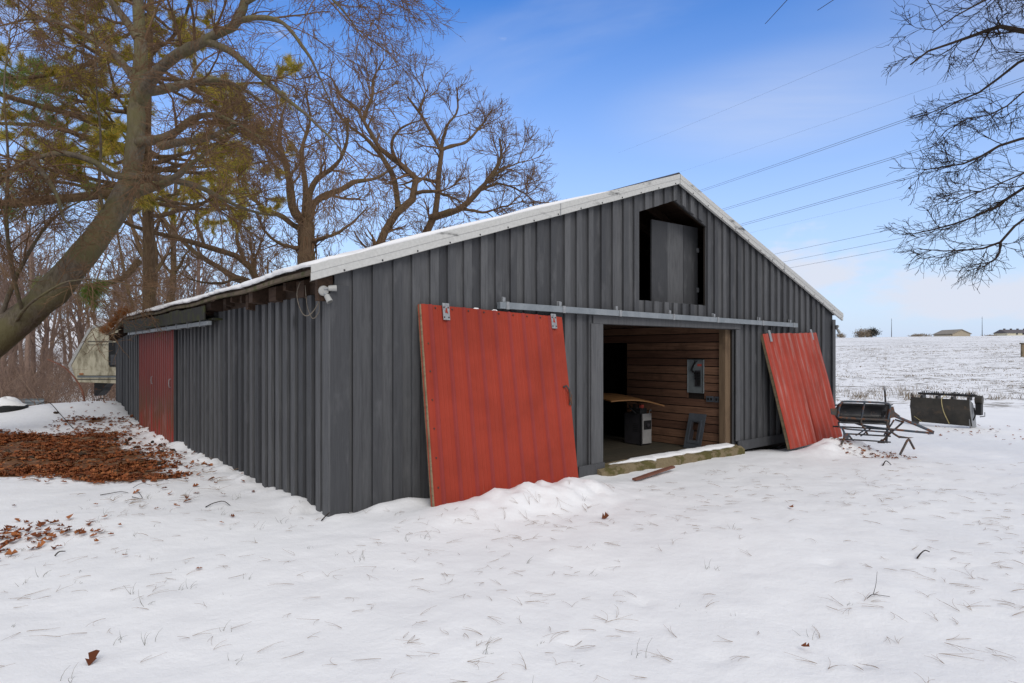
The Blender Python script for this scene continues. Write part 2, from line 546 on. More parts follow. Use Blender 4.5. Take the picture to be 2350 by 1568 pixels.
def bigmesh(name, verts, faces, smooth=False):
    """verts (N,3), faces (M,k) numpy arrays"""
    me = bpy.data.meshes.new(name)
    verts = np.asarray(verts, np.float32)
    faces = np.asarray(faces, np.int32)
    m, k = faces.shape
    me.vertices.add(len(verts))
    me.vertices.foreach_set('co', verts.ravel())
    me.loops.add(m * k)
    me.loops.foreach_set('vertex_index', faces.ravel())
    me.polygons.add(m)
    me.polygons.foreach_set('loop_start', np.arange(0, m * k, k, dtype=np.int32))
    me.polygons.foreach_set('loop_total', np.full(m, k, np.int32))
    if smooth:
        me.polygons.foreach_set('use_smooth', np.ones(m, bool))
    me.update(calc_edges=True)
    me.validate()
    return me


class MB:
    """collects the pieces of ONE part"""

    def __init__(self):
        self.v, self.f = [], []

    def add(self, vs, fs):
        b = len(self.v)
        self.v += [tuple(p) for p in vs]
        self.f += [tuple(i + b for i in f) for f in fs]
        return self

    def box(self, x0, x1, y0, y1, z0, z1, mtx=None):
        vs = [Vector(p) for p in ((x0, y0, z0), (x1, y0, z0), (x1, y1, z0), (x0, y1, z0), (x0, y0, z1), (x1, y0, z1), (x1, y1, z1), (x0, y1, z1))]
        if mtx is not None:
            vs = [mtx @ p for p in vs]
        return self.add(vs, BOXF)

    def prism(self, poly, d0, d1, axis):
        """poly of 2D points extruded between d0 and d1 along axis (0,1,2)"""
        def put(p, d):
            q = list(p)
            q.insert(axis, d)
            return q
        n = len(poly)
        vs = [put(p, d0) for p in poly] + [put(p, d1) for p in poly]
        fs = [tuple(range(n))[::-1], tuple(range(n, 2 * n))] + [(i, (i + 1) % n, n + (i + 1) % n, n + i) for i in range(n)]
        return self.add(vs, fs)

    def tube(self, pts, r, k=8):
        pts = np.array(pts, float)[None]
        rr = np.full((1, pts.shape[1]), r) if np.isscalar(r) else np.array(r, float)[None]
        v, f = tubes(pts, rr, k)
        self.add(v, f)
        n = pts.shape[1]
        b = len(self.v) - len(v)
        self.f.append(tuple(b + i for i in range(k))[::-1])
        self.f.append(tuple(b + (n - 1) * k + i for i in range(k)))
        return self

    def build(self, name, mat, parent=None, smooth=False):
        me = mesh(name, self.v, self.f, smooth)
        me.validate()
        return link(name, me, mat, parent)


BOXF = [(0, 3, 2, 1), (4, 5, 6, 7), (0, 1, 5, 4), (1, 2, 6, 5), (2, 3, 7, 6), (3, 0, 4, 7)]


def norm(a):
    return a / np.maximum(np.linalg.norm(a, axis=-1, keepdims=True), 1e-9)


def tubes(P, R, k):
    """P (B,n,3) R (B,n) -> verts, quad faces"""
    B, n, _ = P.shape
    T = np.empty_like(P)
    T[:, 1:-1] = P[:, 2:] - P[:, :-2]
    T[:, 0] = P[:, 1] - P[:, 0]
    T[:, -1] = P[:, -1] - P[:, -2]
    T = norm(T)
    d = np.abs(P[:, -1] - P[:, 0])
    ref = np.zeros((B, 3))
    ref[np.arange(B), np.argmin(d, axis=1)] = 1.0
    U = norm(np.cross(T, ref[:, None, :]))
    W = np.cross(T, U)
    a = np.arange(k) * 2 * math.pi / k
    ring = U[:, :, None, :] * np.cos(a)[None, None, :, None] + W[:, :, None, :] * np.sin(a)[None, None, :, None]
    V = (P[:, :, None, :] + ring * R[:, :, None, None]).reshape(-1, 3)
    base = (np.arange(B) * n * k)[:, None, None] + (np.arange(n - 1) * k)[None, :, None]
    i = np.arange(k)
    j = (i + 1) % k
    f = np.stack([base + i, base + j, base + k + j, base + k + i], -1).reshape(-1, 4)
    return V, f


def P3(px, py, Y):
    """a point Y metres down the view, seen at column px, row py of the 2350 px wide view"""
    return (((px - CX) / F) * Y, Y, EYE + (CY - py) / F * Y)


def resample(pts, n):
    pts = np.array(pts, float)
    d = np.r_[0, np.cumsum(np.linalg.norm(np.diff(pts, axis=0), axis=1))]
    q = np.linspace(0, d[-1], n)
    # smooth by Catmull-like cubic through the points
    out = np.empty((n, 3))
    for a in range(3):
        m = np.gradient(pts[:, a], d)
        idx = np.clip(np.searchsorted(d, q, 'right') - 1, 0, len(d) - 2)
        h = d[idx + 1] - d[idx]
        u = (q - d[idx]) / h
        out[:, a] = ((2 * u**3 - 3 * u**2 + 1) * pts[idx, a] + (u**3 - 2 * u**2 + u) * h * m[idx]
                     + (-2 * u**3 + 3 * u**2) * pts[idx + 1, a] + (u**3 - u**2) * h * m[idx + 1])
    return out


_perm = rng.random((256, 256))


def vnoise(x, y, s=1.0, seed=0):
    x = np.asarray(x, float) / s + seed * 17.3 + 1000
    y = np.asarray(y, float) / s + seed * 9.1 + 1000
    xi, yi = np.floor(x).astype(int), np.floor(y).astype(int)
    fx, fy = x - xi, y - yi
    fx, fy = fx * fx * (3 - 2 * fx), fy * fy * (3 - 2 * fy)
    g = lambda a, b: _perm[a % 256, b % 256]
    return ((g(xi, yi) * (1 - fx) + g(xi + 1, yi) * fx) * (1 - fy) + (g(xi, yi + 1) * (1 - fx) + g(xi + 1, yi + 1) * fx) * fy) * 2 - 1


def sst(x, a, b):
    u = np.clip((np.asarray(x, float) - a) / (b - a), 0, 1)
    return u * u * (3 - 2 * u)


# barn frame: corner nearest the camera, x along the gable front, y along the side, into the barn
BX, BY = -1.835, 6.4
TH = math.atan2(0.6382, 0.7699)
UX, UY = math.cos(TH), math.sin(TH)


def to_local(x, y):
    dx, dy = np.asarray(x, float) - BX, np.asarray(y, float) - BY
    return dx * UX + dy * UY, -dx * UY + dy * UX


def to_world(t, s, z=0.0):
    return (BX + t * UX - s * UY, BY + t * UY + s * UX, z)


BW, BL = 11.55, 14.85          # barn width and length


def ground_h(x, y, fine=True):
    x, y = np.asarray(x, float), np.asarray(y, float)
    t, s = to_local(x, y)
    d = np.hypot(x, y)
    az = x / np.maximum(np.abs(y), 1.0)
    # yard
    z = -0.035 - 0.018 * np.clip(t, 0, 9) - 0.05 * sst(y, 8, 12) * sst(-t, -0.5, 0.5) * (1 - sst(s, 9, 13))
    z = z + 0.05 * sst(-s, 2.5, 6) * (1 - sst(t, 4, 9))
    z = z + 0.015 * np.exp(-((t - 5.8) / 2.2) ** 2) * np.exp(-((s + 0.5) / 0.7) ** 2)
    # heaps of snow
    def heap(ct, cs, rt, rs, h):
        return h * np.exp(-(np.abs((t - ct) / rt) ** 2.6) - np.abs((s - cs) / rs) ** 2.2)
    z = z + heap(2.15, -0.82, 1.05, 0.36, 0.21) + heap(1.0, -0.62, 0.7, 0.45, 0.05) + heap(9.5, -0.98, 0.95, 0.36, 0.27) + heap(10.3, -1.0, 0.4, 0.3, 0.06)
    wx = -12.4
    z = z + 0.34 * np.exp(-((x + 11.6) / 2.0) ** 2 - ((y - 17.0) / 1.6) ** 2) + 0.04 * np.exp(-((x + 15.0) / 2.2) ** 2 - ((y - 17.5) / 1.8) ** 2)
    # left: a dip behind the bank, then a wooded rise
    left = sst(-az, 0.1, 0.35)
    z = z + left * (-0.95 * sst(y, 18.5, 23) + 9.0 * sst(y, 30, 120))
    # right: a field rising to a skyline
    right = sst(az, 0.12, 0.32)
    fz = np.where(d < 300, 0.0300 * np.clip(d - 27, 0, None), 0.03 * 273 - 0.03 * (d - 300))
    z = z + right * fz + (1 - left - right).clip(0, 1) * 0.02 * np.clip(d - 30, 0, 200)
    z = z - 0.10 * right * sst(d, 10, 16)
    if fine:
        near = 1 - sst(d, 22, 40)
        z = z + near * (0.034 * vnoise(x, y, 1.3, 1) + 0.013 * vnoise(x, y, 0.42, 2) + 0.007 * vnoise(x, y * 1.0, 0.17, 3))
        bank = np.exp(-((t + 0.12) / 0.16) ** 2) * sst(s, -0.3, 0.3) * (1 - sst(s, 14.5, 15.5))
        z = z + bank * (0.035 + 0.06 * vnoise(x, y, 0.2, 5))
        front = np.exp(-((s + 0.14) / 0.16) ** 2) * sst(t, -0.2, 0.3) * (1 - sst(t, 3.3, 4.2))
        z = z + front * (0.04 + 0.05 * vnoise(x, y, 0.24, 6))
        heaps = heap(2.25, -0.85, 1.0, 0.5, 1) + heap(9.6, -1.05, 0.9, 0.5, 1)
        z = z + heaps * (0.055 * vnoise(x, y, 0.17, 7) + 0.035 * vnoise(x, y, 0.08, 8))
        for (fx, fy, dep) in ((0.35, 3.6, .03), (0.9, 4.3, .03), (-1.5, 4.6, .02), (1.9, 3.4, .035), (-0.35, 4.9, .02), (2.6, 5.1, .025), (1.15, 3.45, .03)):
            z = z - dep * np.exp(-((x - fx) ** 2 + (y - fy) ** 2) / 0.004)
    z = z + right * sst(d, 24, 30) * (0.03 * vnoise(x, y, 0.8, 4) + 0.08 * vnoise(x, y, 5, 9))
    return z


def litter_mask(x, y):
    x, y = np.asarray(x, float), np.asarray(y, float)
    t, s = to_local(x, y)
    e = 0.7 * vnoise(x, y, 1.4, 12) + 0.5 * vnoise(x, y, 0.5, 13)
    m = sst(y + e * 0.7, 7.9, 8.8) * (1 - sst(y + e * 0.4, 13.0, 13.8)) * sst(-t + e * 0.45, 0.1, 1.1)
    m2 = np.exp(-(((x + 4.45) / 0.55) ** 2 + ((y - 5.55) / 0.34) ** 2)) * (1.5 + 1.2 * e)
    m3 = np.exp(-((t + 0.8) / 0.8) ** 2) * sst(s, 8, 12) * (1 - sst(s, 15, 18)) * (0.4 + 0.7 * e)
    m4 = np.exp(-(((x - 6.35) / 0.6) ** 2 + ((y - 11.2) / 0.10) ** 2)) * 1.0
    m5 = sst(y, 20, 24) * sst(-x / np.maximum(y, 1), 0.25, 0.4) * (0.55 + 0.35 * e)
    return np.clip(np.maximum.reduce([m, m2, m3, m4, m5]), 0, 1)


# ------------------------------------------------------------------ ground: one sheet to the horizon
def axis_coords(lo, hi, step, far_lo, far_hi, g=1.11):
    mid = list(np.arange(lo, hi + 1e-6, step))
    out, st, p = [], step, hi
    while p < far_hi:
        st *= g
        p += st
        out.append(p)
    neg, st, p = [], step, lo
    while p > far_lo:
        st *= g
        p -= st
        neg.append(p)
    return np.array(neg[::-1] + mid + out)


xs = axis_coords(-8.5, 9.5, 0.055, -1600, 1600)
ys = axis_coords(2.2, 13.0, 0.055, -300, 1900)
gx, gy = np.meshgrid(xs, ys)
gz = ground_h(gx, gy)
# no snow inside the barn: the sheet dips under its floor
_t, _s = to_local(gx, gy)
inside = sst(_t, 0.08, 0.3) * (1 - sst(_t, BW - 0.3, BW - 0.08)) * sst(_s, 0.10, 0.3) * (1 - sst(_s, BL - 0.3, BL - 0.08))
gz = gz - 0.45 * inside
nx, ny = len(xs), len(ys)
gv = np.stack([gx, gy, gz], -1).reshape(-1, 3)
ii = (np.arange(ny - 1)[:, None] * nx + np.arange(nx - 1)[None, :])
gf = np.stack([ii, ii + 1, ii + nx + 1, ii + nx], -1).reshape(-1, 4)
gme = bigmesh('ground', gv, gf, True)
att = gme.attributes.new('litter', 'FLOAT', 'POINT')
att.data.foreach_set('value', litter_mask(gx, gy).astype(np.float32).ravel())
gd = np.hypot(gx, gy)
fmask = sst(gx / np.maximum(gy, 1.0), 0.15, 0.3) * sst(gd + 2.0 * vnoise(gx, gy, 3, 15), 24.5, 29) * (gy > 0)
att = gme.attributes.new('field', 'FLOAT', 'POINT')
att.data.foreach_set('value', fmask.astype(np.float32).ravel())
tag(link('ground', gme, M['ground']), kind='structure')


# ------------------------------------------------------------------ barn
barn = empty('barn', (BX, BY, 0), TH)
tag(barn, 'charcoal board and batten barn with open doorway and snowy metal roof', 'barn')
RIDGE = BW / 2


def roofz(t):
    return 4.49 - 0.33 * abs(t - RIDGE)


def droop(s, t):
    u = min(max((s - 10.8) / 4.0, 0), 1)
    sag = -0.035 * math.sin(math.pi * min(max(s / 10.8, 0), 1)) + 0.012 * math.sin(s * 2.3) * min(max(s, 0), 1)
    return (sag - 0.30 * u * u * (3 - 2 * u)) * min(max((2.6 - t) / 2.6, 0), 1)


DOOR = (4.0, 7.52, 2.05)
HATCH = (4.88, 6.67, 2.44, 3.79, 4.10)


def hatch_top(t):
    return HATCH[4] - (HATCH[4] - HATCH[3]) * abs(t - RIDGE) / (RIDGE - HATCH[0])


def wall_top(t):
    return roofz(t) - 0.06


def front_pieces(t0, t1, zb):
    cuts = sorted({t0, t1, *[c for c in (DOOR[0], DOOR[1], HATCH[0], HATCH[1], RIDGE) if t0 < c < t1]})
    out = []
    for a, b in zip(cuts[:-1], cuts[1:]):
        if b - a < 0.012:
            continue
        m = (a + b) / 2
        spans = [((zb, zb), (wall_top(a), wall_top(b)))]
        if DOOR[0] <= m <= DOOR[1]:
            spans = [((DOOR[2], DOOR[2]), spans[0][1])]
        if HATCH[0] <= m <= HATCH[1]:
            lo, hi = spans[0]
            spans = [(lo, (HATCH[2], HATCH[2])), ((hatch_top(a), hatch_top(b)), hi)]
        for lo, hi in spans:
            out.append((a, b, lo, hi))
    return out


def strip_mesh(name, a, b, lo, hi, s0, s1, bend=0.0):
    vs = [(a, s0, lo[0]), (b, s0, lo[1]), (b, s1, lo[1]), (a, s1, lo[0]), (a, s0, hi[0]), (b, s0, hi[1]), (b, s1, hi[1]), (a, s1, hi[0])]
    return mesh(name, vs, BOXF)


# front wall: dark sheathing with boards and battens on it
mb = MB()
for a, b, lo, hi in front_pieces(0.05, BW - 0.05, -0.05):
    mb.add([(a, 0.004, lo[0]), (b, 0.004, lo[1]), (b, 0.03, lo[1]), (a, 0.03, lo[0]), (a, 0.004, hi[0]), (b, 0.004, hi[1]), (b, 0.03, hi[1]), (a, 0.03, hi[0])], BOXF)
fw = mb.build('front_wall', M['dark'], barn)
edges = [0.0]
while edges[-1] < BW - 0.3:
    edges.append(edges[-1] + random.uniform(0.225, 0.262))
edges[-1] = BW
for i in range(len(edges) - 1):
    for a, b, lo, hi in front_pieces(edges[i] + 0.002, edges[i + 1] - 0.002, -0.03 - random.uniform(0, 0.04)):
        o = random.uniform(0, 0.004)
        link('board', strip_mesh('board', a, b, lo, hi, -0.022 - o, 0.0), M['paint'], fw)
for e in edges[1:-1]:
    w = random.uniform(0.046, 0.058)
    o = random.uniform(0, 0.006)
    for a, b, lo, hi in front_pieces(e - w, e + w, -0.02 - random.uniform(0, 0.05)):
        if abs(lo[0] - DOOR[2]) < 1e-6:
            lo = (DOOR[2] + 0.125, DOOR[2] + 0.125)
            if hi[0] - lo[0] < 0.05:
                continue
        if b - a > 0.03:
            link('batten', strip_mesh('batten', a, b, lo, hi, -0.056 - o, -0.0275), M['paint'], fw)

# side wall
def side_top(s):
    return 2.26 - 0.10 * float(sst(s, 9.5, 11.2)) - 0.17 * float(sst(s, 11, 14.85))


mb = MB()
for k in range(30):
    a, b = k * BL / 30, (k + 1) * BL / 30
    if a < 0.03:
        a = 0.03
    mb.box(0.004, 0.03, a, b, -0.2, side_top(a) - 0.02)
sw = mb.build('side_wall', M['dark'], barn)
sed = [0.0]
while sed[-1] < BL - 0.3:
    sed.append(sed[-1] + random.uniform(0.235, 0.265))
sed[-1] = BL
for i in range(len(sed) - 1):
    a, b = sed[i] + 0.002, sed[i + 1] - 0.002
    o = random.uniform(0, 0.004)
    z0 = -0.10 - random.uniform(0, 0.05)
    vs = [(-0.022 - o, a, z0), (0, a, z0), (0, b, z0), (-0.022 - o, b, z0), (-0.022 - o, a, side_top(a)), (0, a, side_top(a)), (0, b, side_top(b)), (-0.022 - o, b, side_top(b))]
    link('board', mesh('board', vs, BOXF), M['paint'], sw)
for e in sed[1:-1]:
    w = random.uniform(0.05, 0.062)
    o = random.uniform(0, 0.006)
    z0 = -0.09 - random.uniform(0, 0.06)
    a, b, x0, x1 = e - w, e + w, -0.058 - o, -0.0275
    vs = [(x0, a, z0), (x1, a, z0), (x1, b, z0), (x0, b, z0), (x0, a, side_top(a)), (x1, a, side_top(a)), (x1, b, side_top(b)), (x0, b, side_top(b))]
    link('batten', mesh('batten', vs, BOXF), M['paint'], sw)

# the two walls turned away
mb = MB()
mb.box(BW - 0.03, BW + 0.02, 0.03, BL, -0.4, 2.45)
mb.build('far_wall', M['paint'], barn)
mb = MB()
mb.prism([(0.0, -0.4), (BW, -0.4), (BW, roofz(BW) - 0.08), (RIDGE, roofz(RIDGE) - 0.08), (0.0, 2.0)], BL - 0.02, BL + 0.02, 1)
mb.build('rear_wall', M['paint'], barn)

# corner boards, header, jambs and base boards
MB().box(-0.066, 0.135, -0.080, -0.064, -0.09, 2.33).build('corner_board', M['paint'], barn)
MB().box(-0.086, -0.067, -0.080, 0.075, -0.11, 2.24).build('corner_board', M['paint'], barn)
MB().box(BW - 0.10, BW + 0.025, -0.082, -0.066, -0.1, 2.36).build('corner_board', M['paint'], barn)
mb = MB()
mb.add([(3.80, -0.085, 2.052), (7.66, -0.085, 2.058), (7.66, -0.065, 2.058), (3.80, -0.065, 2.052), (3.80, -0.085, 2.168), (7.66, -0.085, 2.160), (7.66, -0.065, 2.160), (3.80, -0.065, 2.168)], BOXF)
mb.build('door_header', M['paint'], barn)
MB().box(3.76, 4.005, -0.082, -0.064, 0.055, 2.05).build('door_jamb', M['paint'], barn)
MB().box(7.522, 7.66, -0.082, -0.064, 0.055, 2.05).build('door_jamb', M['paint'], barn)
MB().box(3.50, 4.02, -0.100, -0.084, -0.09, 0.075).build('base_board', M['paint'], barn)
MB().box(7.56, BW - 0.12, -0.100, -0.084, -0.12, 0.05).build('base_board', M['paint'], barn)
MB().box(0.0, 0.75, -0.098, -0.082, -0.14, -0.01).build('base_board', M['paint'], barn)
MB().box(7.36, 7.518, 0.035, 0.16, -0.16, 2.3).build('door_post', M['post'], barn)
mb = MB()
mb.box(3.9, 7.6, 0.032, 0.20, 2.075, 2.22)
mb.build('door_lintel', M['post'], barn)
MB().box(HATCH[0] - 0.1, HATCH[1] + 0.1, 0.032, 0.10, HATCH[2] - 0.10, HATCH[2] - 0.004).build('hatch_sill', M['post'], barn)

# hatch leaf, standing a little inwards
hl = empty('hatch_door', (HATCH[1] + 0.20, 0.27, 0))
hl.parent = barn
hl.rotation_euler = (0, 0, math.radians(-4))
for a, b, o in ((-1.20, -0.805, 0.0), (-0.80, -0.40, 0.006), (-0.395, -0.005, 0.002)):
    MB().box(a, b, o, 0.03 + o, 2.425, 3.84).build('board', M['paint'], hl)
MB().box(-1.17, -0.03, 0.037, 0.06, 2.6, 2.72).build('ledge', M['dark'], hl)
MB().box(-0.04, 0.018, -0.008, -0.001, 3.40, 3.48).build('hinge', M['galv2'], hl)
MB().box(-0.04, 0.018, -0.008, -0.001, 2.70, 2.78).build('hinge', M['galv2'], hl)

# roof: ribbed sheet on a deck
ss = []
s = -0.12
while s < BL + 0.16:
    ss += [(s, 0.0), (s + 0.19, 0.0), (s + 0.205, 0.02), (s + 0.235, 0.02)]
    s += 0.25
rv, rf = [], []
tl = [-0.27, 0.4, 1.2, 2.2, 3.5, RIDGE, 8.0, 10.0, BW + 0.27]
for j, (s, h) in enumerate(ss):
    for t in tl:
        rv.append((t, s, roofz(t) + h - 0.004 + droop(s, t)))
n = len(tl)
for j in range(len(ss) - 1):
    for i in range(n - 1):
        rf.append((j * n + i, (j + 1) * n + i, (j + 1) * n + i + 1, j * n + i + 1))
roof = link('roof', mesh('roof', rv, rf), M['roofm'], barn)
SE = BL + 0.12


def slab(fn, us, vs, thick, name, mat, parent, smooth=False):
    nu, nv = len(us), len(vs)
    top = [fn(u, v) for u in us for v in vs]
    bot = [(x, y, z - (thick(u, v) if callable(thick) else thick)) for (x, y, z), (u, v) in zip(top, [(u, v) for u in us for v in vs])]
    N = nu * nv
    f = []
    for i in range(nu - 1):
        for j in range(nv - 1):
            q = (i * nv + j, (i + 1) * nv + j, (i + 1) * nv + j + 1, i * nv + j + 1)
            f.append(q)
            f.append(tuple(N + k for k in q[::-1]))
    for i in range(nu - 1):
        for j in (0, nv - 1):
            a, b = i * nv + j, (i + 1) * nv + j
            f.append((a, b, N + b, N + a) if j else (b, a, N + a, N + b))
    for j in range(nv - 1):
        for i in (0, nu - 1):
            a, b = i * nv + j, i * nv + j + 1
            f.append((a, b, N + b, N + a) if not i else (b, a, N + a, N + b))
    return link(name, mesh(name, top + bot, f, smooth), mat, parent)


slab(lambda t, s: (t, s, roofz(t) - 0.008 + droop(s, t)), [-0.235, 0.5, 1.4, 2.6, 4.0, RIDGE, 8, 10, BW + 0.235], list(np.linspace(-0.10, SE, 26)), 0.03, 'roof_deck', M['oldwood'], barn)
# lying snow on the slope to the camera's left, thinning out towards the ridge
sv = list(np.arange(-0.125, SE, 0.06))


def snow_top(t, s):
    th = 0.042 * (1 - float(sst(t, 2.6, 4.4))) + 0.004
    th *= 0.75 + 0.5 * float(vnoise(t, s, 0.35, 21)) + 0.25 * float(vnoise(t, s, 0.11, 22))
    e = 0.035 * float(vnoise(s, 3.3, 0.13, 23)) if t < -0.2 else 0.0
    return (t + e, s, roofz(t) + 0.014 + max(th, 0.003) + droop(s, t))


slab(snow_top, [-0.285, -0.24, -0.1, 0.2, 0.6, 1.0, 1.5, 2.1, 2.7, 3.4, 4.2, 5.2], sv, lambda u, v: snow_top(u, v)[2] - (roofz(u) + 0.003 + droop(v, u)), 'snow_cover', M['snow'], roof, True)
slab(lambda t, s: (t, s, roofz(t) + 0.02 + 0.012 * float(vnoise(t, s, 0.5, 29))), [6.4, 7.5, 9, 10.5, BW + 0.2], list(np.arange(0.3, SE, 0.3)), 0.016, 'snow_cover', M['snow'], roof, True)
# purlin under the eave and the rafter tails
n_ = 40
slab(lambda s, k: (-0.262 + 0.045 * k, s, roofz(-0.25) - 0.035 + droop(s, -0.25)), list(np.linspace(-0.10, SE, 40)), [0, 1], 0.045, 'eave_board', M['purlin'], barn)
s = 0.02
while s < BL:
    w = random.uniform(0.06, 0.26)
    z1 = roofz(-0.1) - 0.10 + droop(s, -0.2)
    z0 = z1 - random.uniform(0.10, 0.24)
    x0 = -0.17 + random.uniform(-0.06, 0.09)
    MB().prism([(x0, z0 + 0.02), (0.0, z0), (0.55, z0 + 0.22), (0.55, z1 + 0.18), (x0, z1 - 0.02)], s, s + w, 1).build('rafter', M['oldwood'], barn)
    s += w + random.uniform(0.06, 0.40)
MB().box(-0.02, 0.02, 0.06, 11.3, 2.25, 2.44).build('wall_plate', M['oldwood'], barn)
# mossy fascia over the sliding side door
for a, b in ((3.95, 5.6), (5.61, 6.3), (6.31, 8.6), (8.61, 10.7), (10.71, 11.5)):
    MB().box(-0.285, -0.267, a, b, 2.13 + random.uniform(0, 0.01) - (0.03 if a > 8 else 0), 2.385 + (droop((a + b) / 2, -0.2))).build('fascia_panel', M['mosswood'], barn)
st = MB()
st.box(-0.235, -0.175, 3.98, 11.25, 2.055, 2.115)
st = st.build('door_track', M['galv'], barn)
for k in range(9):
    s = 4.4 + k * 0.82
    MB().box(-0.245, -0.165, s, s + 0.025, 2.04, 2.135).build('bracket', M['galv2'], st)
MB().box(-0.17, -0.005, 3.95, 11.3, 2.13, 2.16).build('soffit_board', M['mosswood'], barn)


def rib_profile(width, major, mw, mh, minor=0, ih=0.003):
    """(u, height) polyline of ribbed sheet metal"""
    pts, u = [(0.0, 0.0)], major * 0.35
    while u < width - mw:
        pts += [(u, 0), (u + mw * 0.28, mh), (u + mw * 0.72, mh), (u + mw, 0)]
        for k in range(minor):
            c = u + mw + (major - mw) * (k + 1) / (minor + 1)
            if c + 0.02 < width:
                pts += [(c - 0.012, 0), (c - 0.006, ih), (c + 0.006, ih), (c + 0.012, 0)]
        u += major
    pts.append((width, 0.0))
    return pts


# red sliding door on the long side
sdz0, sdz1 = -0.06, 2.07
sdo = empty('sliding_door', (-0.12, 6.84, 0))
sdo.parent = barn
prof = rib_profile(3.62, 0.20, 0.06, 0.018, 1)
v_, f_ = [], []
for u, h in prof:
    v_ += [(-h, u, sdz0 + 0.10 * 0), (-h, u, sdz1)]
for i in range(len(prof) - 1):
    f_.append((2 * i, 2 * i + 1, 2 * i + 3, 2 * i + 2))
link('sheet', mesh('sheet', v_, f_), M['sidered'], sdo)
MB().box(0.003, 0.045, 0.0, 0.09, sdz0, sdz1).build('frame_board', M['paint'], sdo)
MB().box(0.003, 0.045, 3.53, 3.62, sdz0, sdz1).build('frame_board', M['framewood'], sdo)
MB().box(0.003, 0.045, 0.09, 3.53, sdz1 - 0.1, sdz1).build('frame_board', M['framewood'], sdo)
for hu in (0.22, 1.95):
    MB().tube([(-0.005, hu, 0.98), (-0.035, hu, 0.99), (-0.04, hu, 1.06), (-0.035, hu, 1.13), (-0.005, hu, 1.14)], 0.008, 6).build('handle', M['galv2'], sdo)
screw_me = mesh('screw', [(math.cos(a) * 0.011, -0.004, math.sin(a) * 0.011) for a in np.arange(6) * math.pi / 3] + [(math.cos(a) * 0.006, -0.012, math.sin(a) * 0.006) for a in np.arange(6) * math.pi / 3],
                [(0, 1, 7, 6), (1, 2, 8, 7), (2, 3, 9, 8), (3, 4, 10, 9), (4, 5, 11, 10), (5, 0, 6, 11), (6, 7, 8, 9, 10, 11)])
screw_me.materials.append(M['darksteel'])

# white rake trim with screws
for side in (-1, 1):
    t0, t1 = (-0.29, RIDGE - 0.004) if side < 0 else (RIDGE + 0.004, BW + 0.29)
    sec = [(0.0, 0.016), (-0.135, 0.016), (-0.137, -0.058), (-0.130, -0.063), (-0.131, -0.138), (-0.095, -0.144)]
    nst = 24
    v_, f_ = [], []
    for k in range(nst + 1):
        t = t0 + (t1 - t0) * k / nst
        for (sy, dz) in sec:
            v_.append((t, sy + 0.002 * math.sin(k * 2.1) * (dz < -0.1), roofz(t) + dz + 0.002 * math.sin(k * 1.3)))
    m_ = len(sec)
    for k in range(nst):
        for i in range(m_ - 1):
            f_.append((k * m_ + i, k * m_ + i + 1, (k + 1) * m_ + i + 1, (k + 1) * m_ + i))
    tr = link('rake_trim', mesh('rake_trim', v_, f_), M['trim'], barn)
    t = t0 + 0.35
    while t < t1 - 0.1:
        o = link('screw', screw_me, None, tr)
        o.location = (t, -0.131, roofz(t) - 0.122)
        t += 0.43
    ts = t0 + 0.56 * (t1 - t0)
    MB().add([(ts, -0.1395, roofz(ts) + 0.015), (ts + 0.012, -0.1395, roofz(ts + 0.012) + 0.015), (ts + 0.012, -0.1395, roofz(ts) - 0.15), (ts, -0.1395, roofz(ts) - 0.15)], [(0, 3, 2, 1)]).build('trim_seam', M['galv2'], tr)
MB().prism([(RIDGE - 0.20, roofz(RIDGE - 0.20) + 0.02), (RIDGE, roofz(RIDGE) + 0.045), (RIDGE + 0.20, roofz(RIDGE + 0.20) + 0.02), (RIDGE, roofz(RIDGE) + 0.005)], -0.11, SE, 1).build('ridge_cap', M['darksteel'], barn)

# door track over the doorway
zt = lambda t: 2.222 - 0.0052 * (t - 2.07)
mb = MB()
for a, b in zip(np.linspace(2.07, 9.68, 13)[:-1], np.linspace(2.07, 9.68, 13)[1:]):
    mb.add([(a, -0.155, zt(a) - 0.04), (b, -0.155, zt(b) - 0.04), (b, -0.09, zt(b) - 0.04), (a, -0.09, zt(a) - 0.04), (a, -0.155, zt(a) + 0.04), (b, -0.155, zt(b) + 0.04), (b, -0.09, zt(b) + 0.04), (a, -0.09, zt(a) + 0.04)], BOXF)
trk = mb.build('door_track', M['galv'], barn)
for t in (2.16, 3.13, 4.27, 5.55, 6.80, 8.30, 9.50):
    z = zt(t)
    MB().box(t, t + 0.045, -0.089, -0.056, z - 0.03, z + 0.105).box(t - 0.012, t + 0.055, -0.056, -0.0525, z + 0.03, z + 0.115) \
        .box(t + 0.004, t + 0.05, -0.161, -0.157, z - 0.047, z + 0.047).box(t + 0.004, t + 0.05, -0.157, -0.092, z + 0.0415, z + 0.047) \
        .build('bracket', M['galv2'], trk)

# concrete threshold with a strip of snow on it
slab(lambda t, s: (t, s + (0.03 * float(vnoise(t, 1.0, 0.5, 31)) + 0.03 * float(vnoise(t, 1.0, 0.09, 34))) * (s < -0.1), 0.0 - 0.006 * (t - 4) - (0.04 + 0.035 * float(vnoise(t, 5.0, 0.14, 36))) * (s < -0.15) + 0.014 * float(vnoise(t, s, 0.12, 32))),
     list(np.linspace(3.86, 7.60, 90)), [-0.20, -0.13, -0.04, 0.06, 0.16], 0.42, 'threshold', M['stone'], barn)


